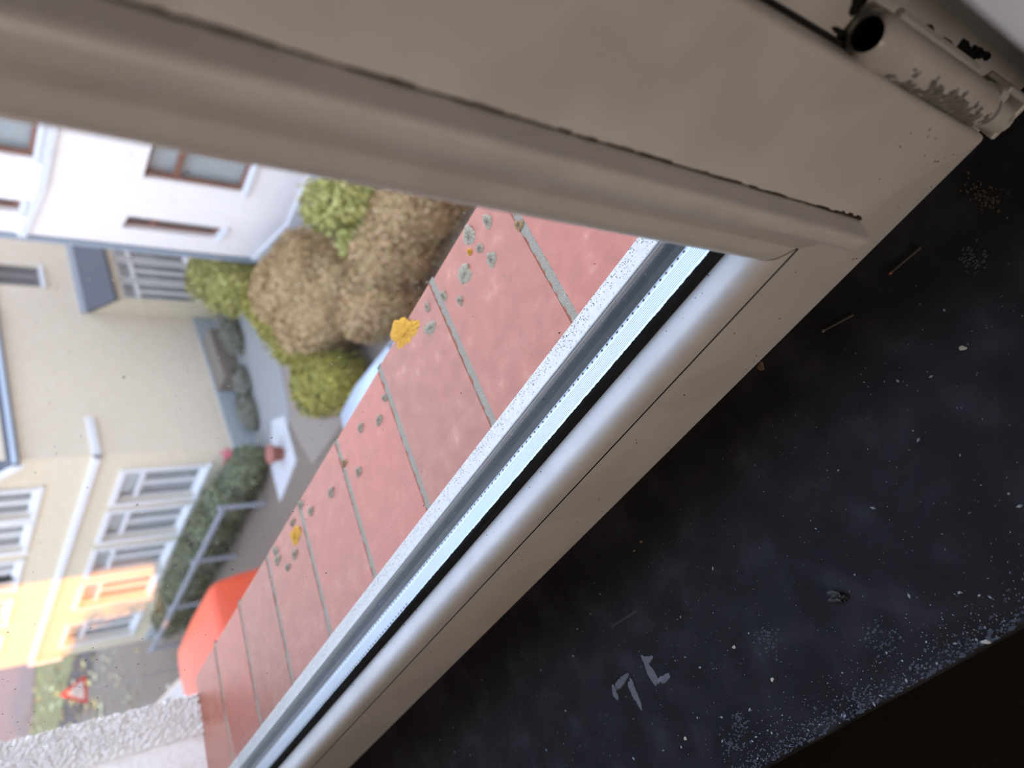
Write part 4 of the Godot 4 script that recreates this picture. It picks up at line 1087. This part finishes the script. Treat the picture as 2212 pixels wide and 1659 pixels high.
	for s in [1.0, -1.0]:
		var st := new_st(); bx(st, Vector3(x0 - 0.02, 0.75, s * 0.62 - 0.10), Vector3(x0 + 0.02, 0.98, s * 0.62 + 0.10), 0.01); obj("tail_light", st, mat(S(150, 24, 22), 0.3), t)
		st = new_st(); bx(st, Vector3(x1 - 0.02, 0.60, s * 0.55 - 0.12), Vector3(x1 + 0.03, 0.74, s * 0.55 + 0.12), 0.01); obj("headlight", st, mat(S(220, 222, 224), 0.2), t)
		if called == "van": continue
		st = new_st(); bx(st, Vector3(lerpf(x0, x1, 0.68) - 0.06, 0.90, s * (stn[3][1] + 0.03) - 0.05), Vector3(lerpf(x0, x1, 0.68) + 0.06, 1.00, s * (stn[3][1] + 0.03) + 0.05), 0.03); obj("mirror", st, paint, t)
	return t

func vehicles() -> void:
	var dark := mat(S(34, 36, 40), 0.12)
	var red := mat(S(226, 80, 42), 0.55); red.clearcoat_enabled = true; red.clearcoat = 0.15; red.clearcoat_roughness = 0.3
	# van: rear at local 0, front towards -x
	var van := [[0.0, 0.90, 1.02, 1.05, 0.78, 0.35], [-0.03, 0.95, 1.02, 1.90, 0.78, 0.32], [-0.25, 0.97, 1.02, 1.98, 0.82, 0.30], [-1.25, 0.98, 1.02, 2.0, 0.82, 0.28], [-2.30, 0.98, 1.02, 1.97, 0.80, 0.28], [-2.75, 0.97, 1.02, 1.86, 0.78, 0.28], [-3.55, 0.95, 1.00, 1.16, 0.74, 0.28], [-4.25, 0.92, 0.92, 0.98, 0.66, 0.30], [-4.50, 0.82, 0.72, 0.78, 0.55, 0.34]]
	var v := vehicle("van", "orange-red van parked below the window, mostly hidden by the tile sill", O(-11.85, 0.0, -5.18), deg_to_rad(1.0), van, red, dark)
	for d in [["yellow_sticker", S(214, 168, 40), 0.80, 1.55, 0.16, 0.07], ["blue_sticker", S(92, 72, 140), 0.98, 1.55, 0.12, 0.05], ["yellow_sticker", S(214, 168, 40), 0.10, 1.80, 0.08, 0.06]]:
		var st := new_st(); bx(st, Vector3(-d[2] - d[4], d[3] - d[5], 0.86), Vector3(-d[2] + d[4], d[3] + d[5], 0.90), 0.003); obj(d[0], st, mat(d[1], 0.5), v)
	var silver := mat(S(168, 180, 196), 0.3, 0.3); silver.clearcoat_enabled = true; silver.clearcoat = 0.7
	var hatch := [[0.0, 0.78, 0.90, 0.94, 0.60, 0.34], [0.10, 0.84, 0.94, 1.10, 0.58, 0.30], [0.55, 0.86, 0.96, 1.40, 0.58, 0.28], [1.20, 0.87, 0.95, 1.47, 0.60, 0.28], [2.05, 0.87, 0.94, 1.44, 0.60, 0.28], [2.90, 0.86, 0.93, 1.00, 0.66, 0.28], [3.60, 0.82, 0.82, 0.88, 0.60, 0.30], [3.90, 0.72, 0.64, 0.70, 0.50, 0.34]]
	vehicle("hatchback", "silver-blue car parked below the window, only its roof edge showing above the tiles", O(-8.15, 0.0, -5.50), deg_to_rad(-6.5), hatch, silver, dark)
	var beige := mat(S(196, 186, 172), 0.3); beige.clearcoat_enabled = true
	vehicle("hatchback", "pale beige car parked beyond the orange-red van", O(-20.9, 0.0, -5.9), 0.0, hatch, beige, dark)

func street_things() -> void:
	var t := base("warning_sign"); tag(t, "triangular warning sign with red border on a grey post", "road sign")
	var c := Vector2(-20.06, -7.87)
	var u := Vector3(-0.245, 0, 0.64).normalized(); var n := Vector3(0.64, 0, 0.245).normalized()
	var o := O(c.x, 2.16, c.y)
	var tri_pts := func(side: float, round_: float) -> Array:
		var R := side / sqrt(3.0) - 2.0 * round_
		var out := []
		for k in 3:
			var a := 90.0 + 120.0 * k
			var cc := Vector2(cos(deg_to_rad(a)), sin(deg_to_rad(a))) * R
			out += arc(cc, round_, a - 60.0, a + 60.0, 5)
		return out
	var st := new_st(); ext(st, tri_pts.call(0.67, 0.03), o + Vector3.UP * 0.19, u, Vector3.UP, n * 0.02); obj("border", st, mat(S(196, 52, 44), 0.5), t)
	st = new_st(); ext(st, tri_pts.call(0.44, 0.02), o + Vector3.UP * 0.19 + n * 0.018, u, Vector3.UP, n * 0.006); obj("face", st, mat(S(208, 204, 196), 0.6), t)
	st = new_st()
	var pc := o + Vector3.UP * 0.16 + n * 0.0235
	flake(st, pc + u * 0.02 + Vector3.UP * 0.05, u * 0.035, Vector3.UP * 0.05, n, 0.002, 0.3, 0.2, 14, 2); flake(st, pc - u * 0.05 - Vector3.UP * 0.05, u * 0.04, Vector3.UP * 0.025, n, 0.002, 0.3, 0.2, 14, 2)
	part(obj("pictogram", st, mat(S(150, 146, 134), 0.7), t), "faded grey pictogram")
	st = new_st(); cyl(st, O(c.x, 0, c.y) - n * 0.03, O(c.x, 2.65, c.y) - n * 0.03, 0.03, 0.03, 12); obj("post", st, mat(S(172, 168, 164), 0.6, 0.1), t)
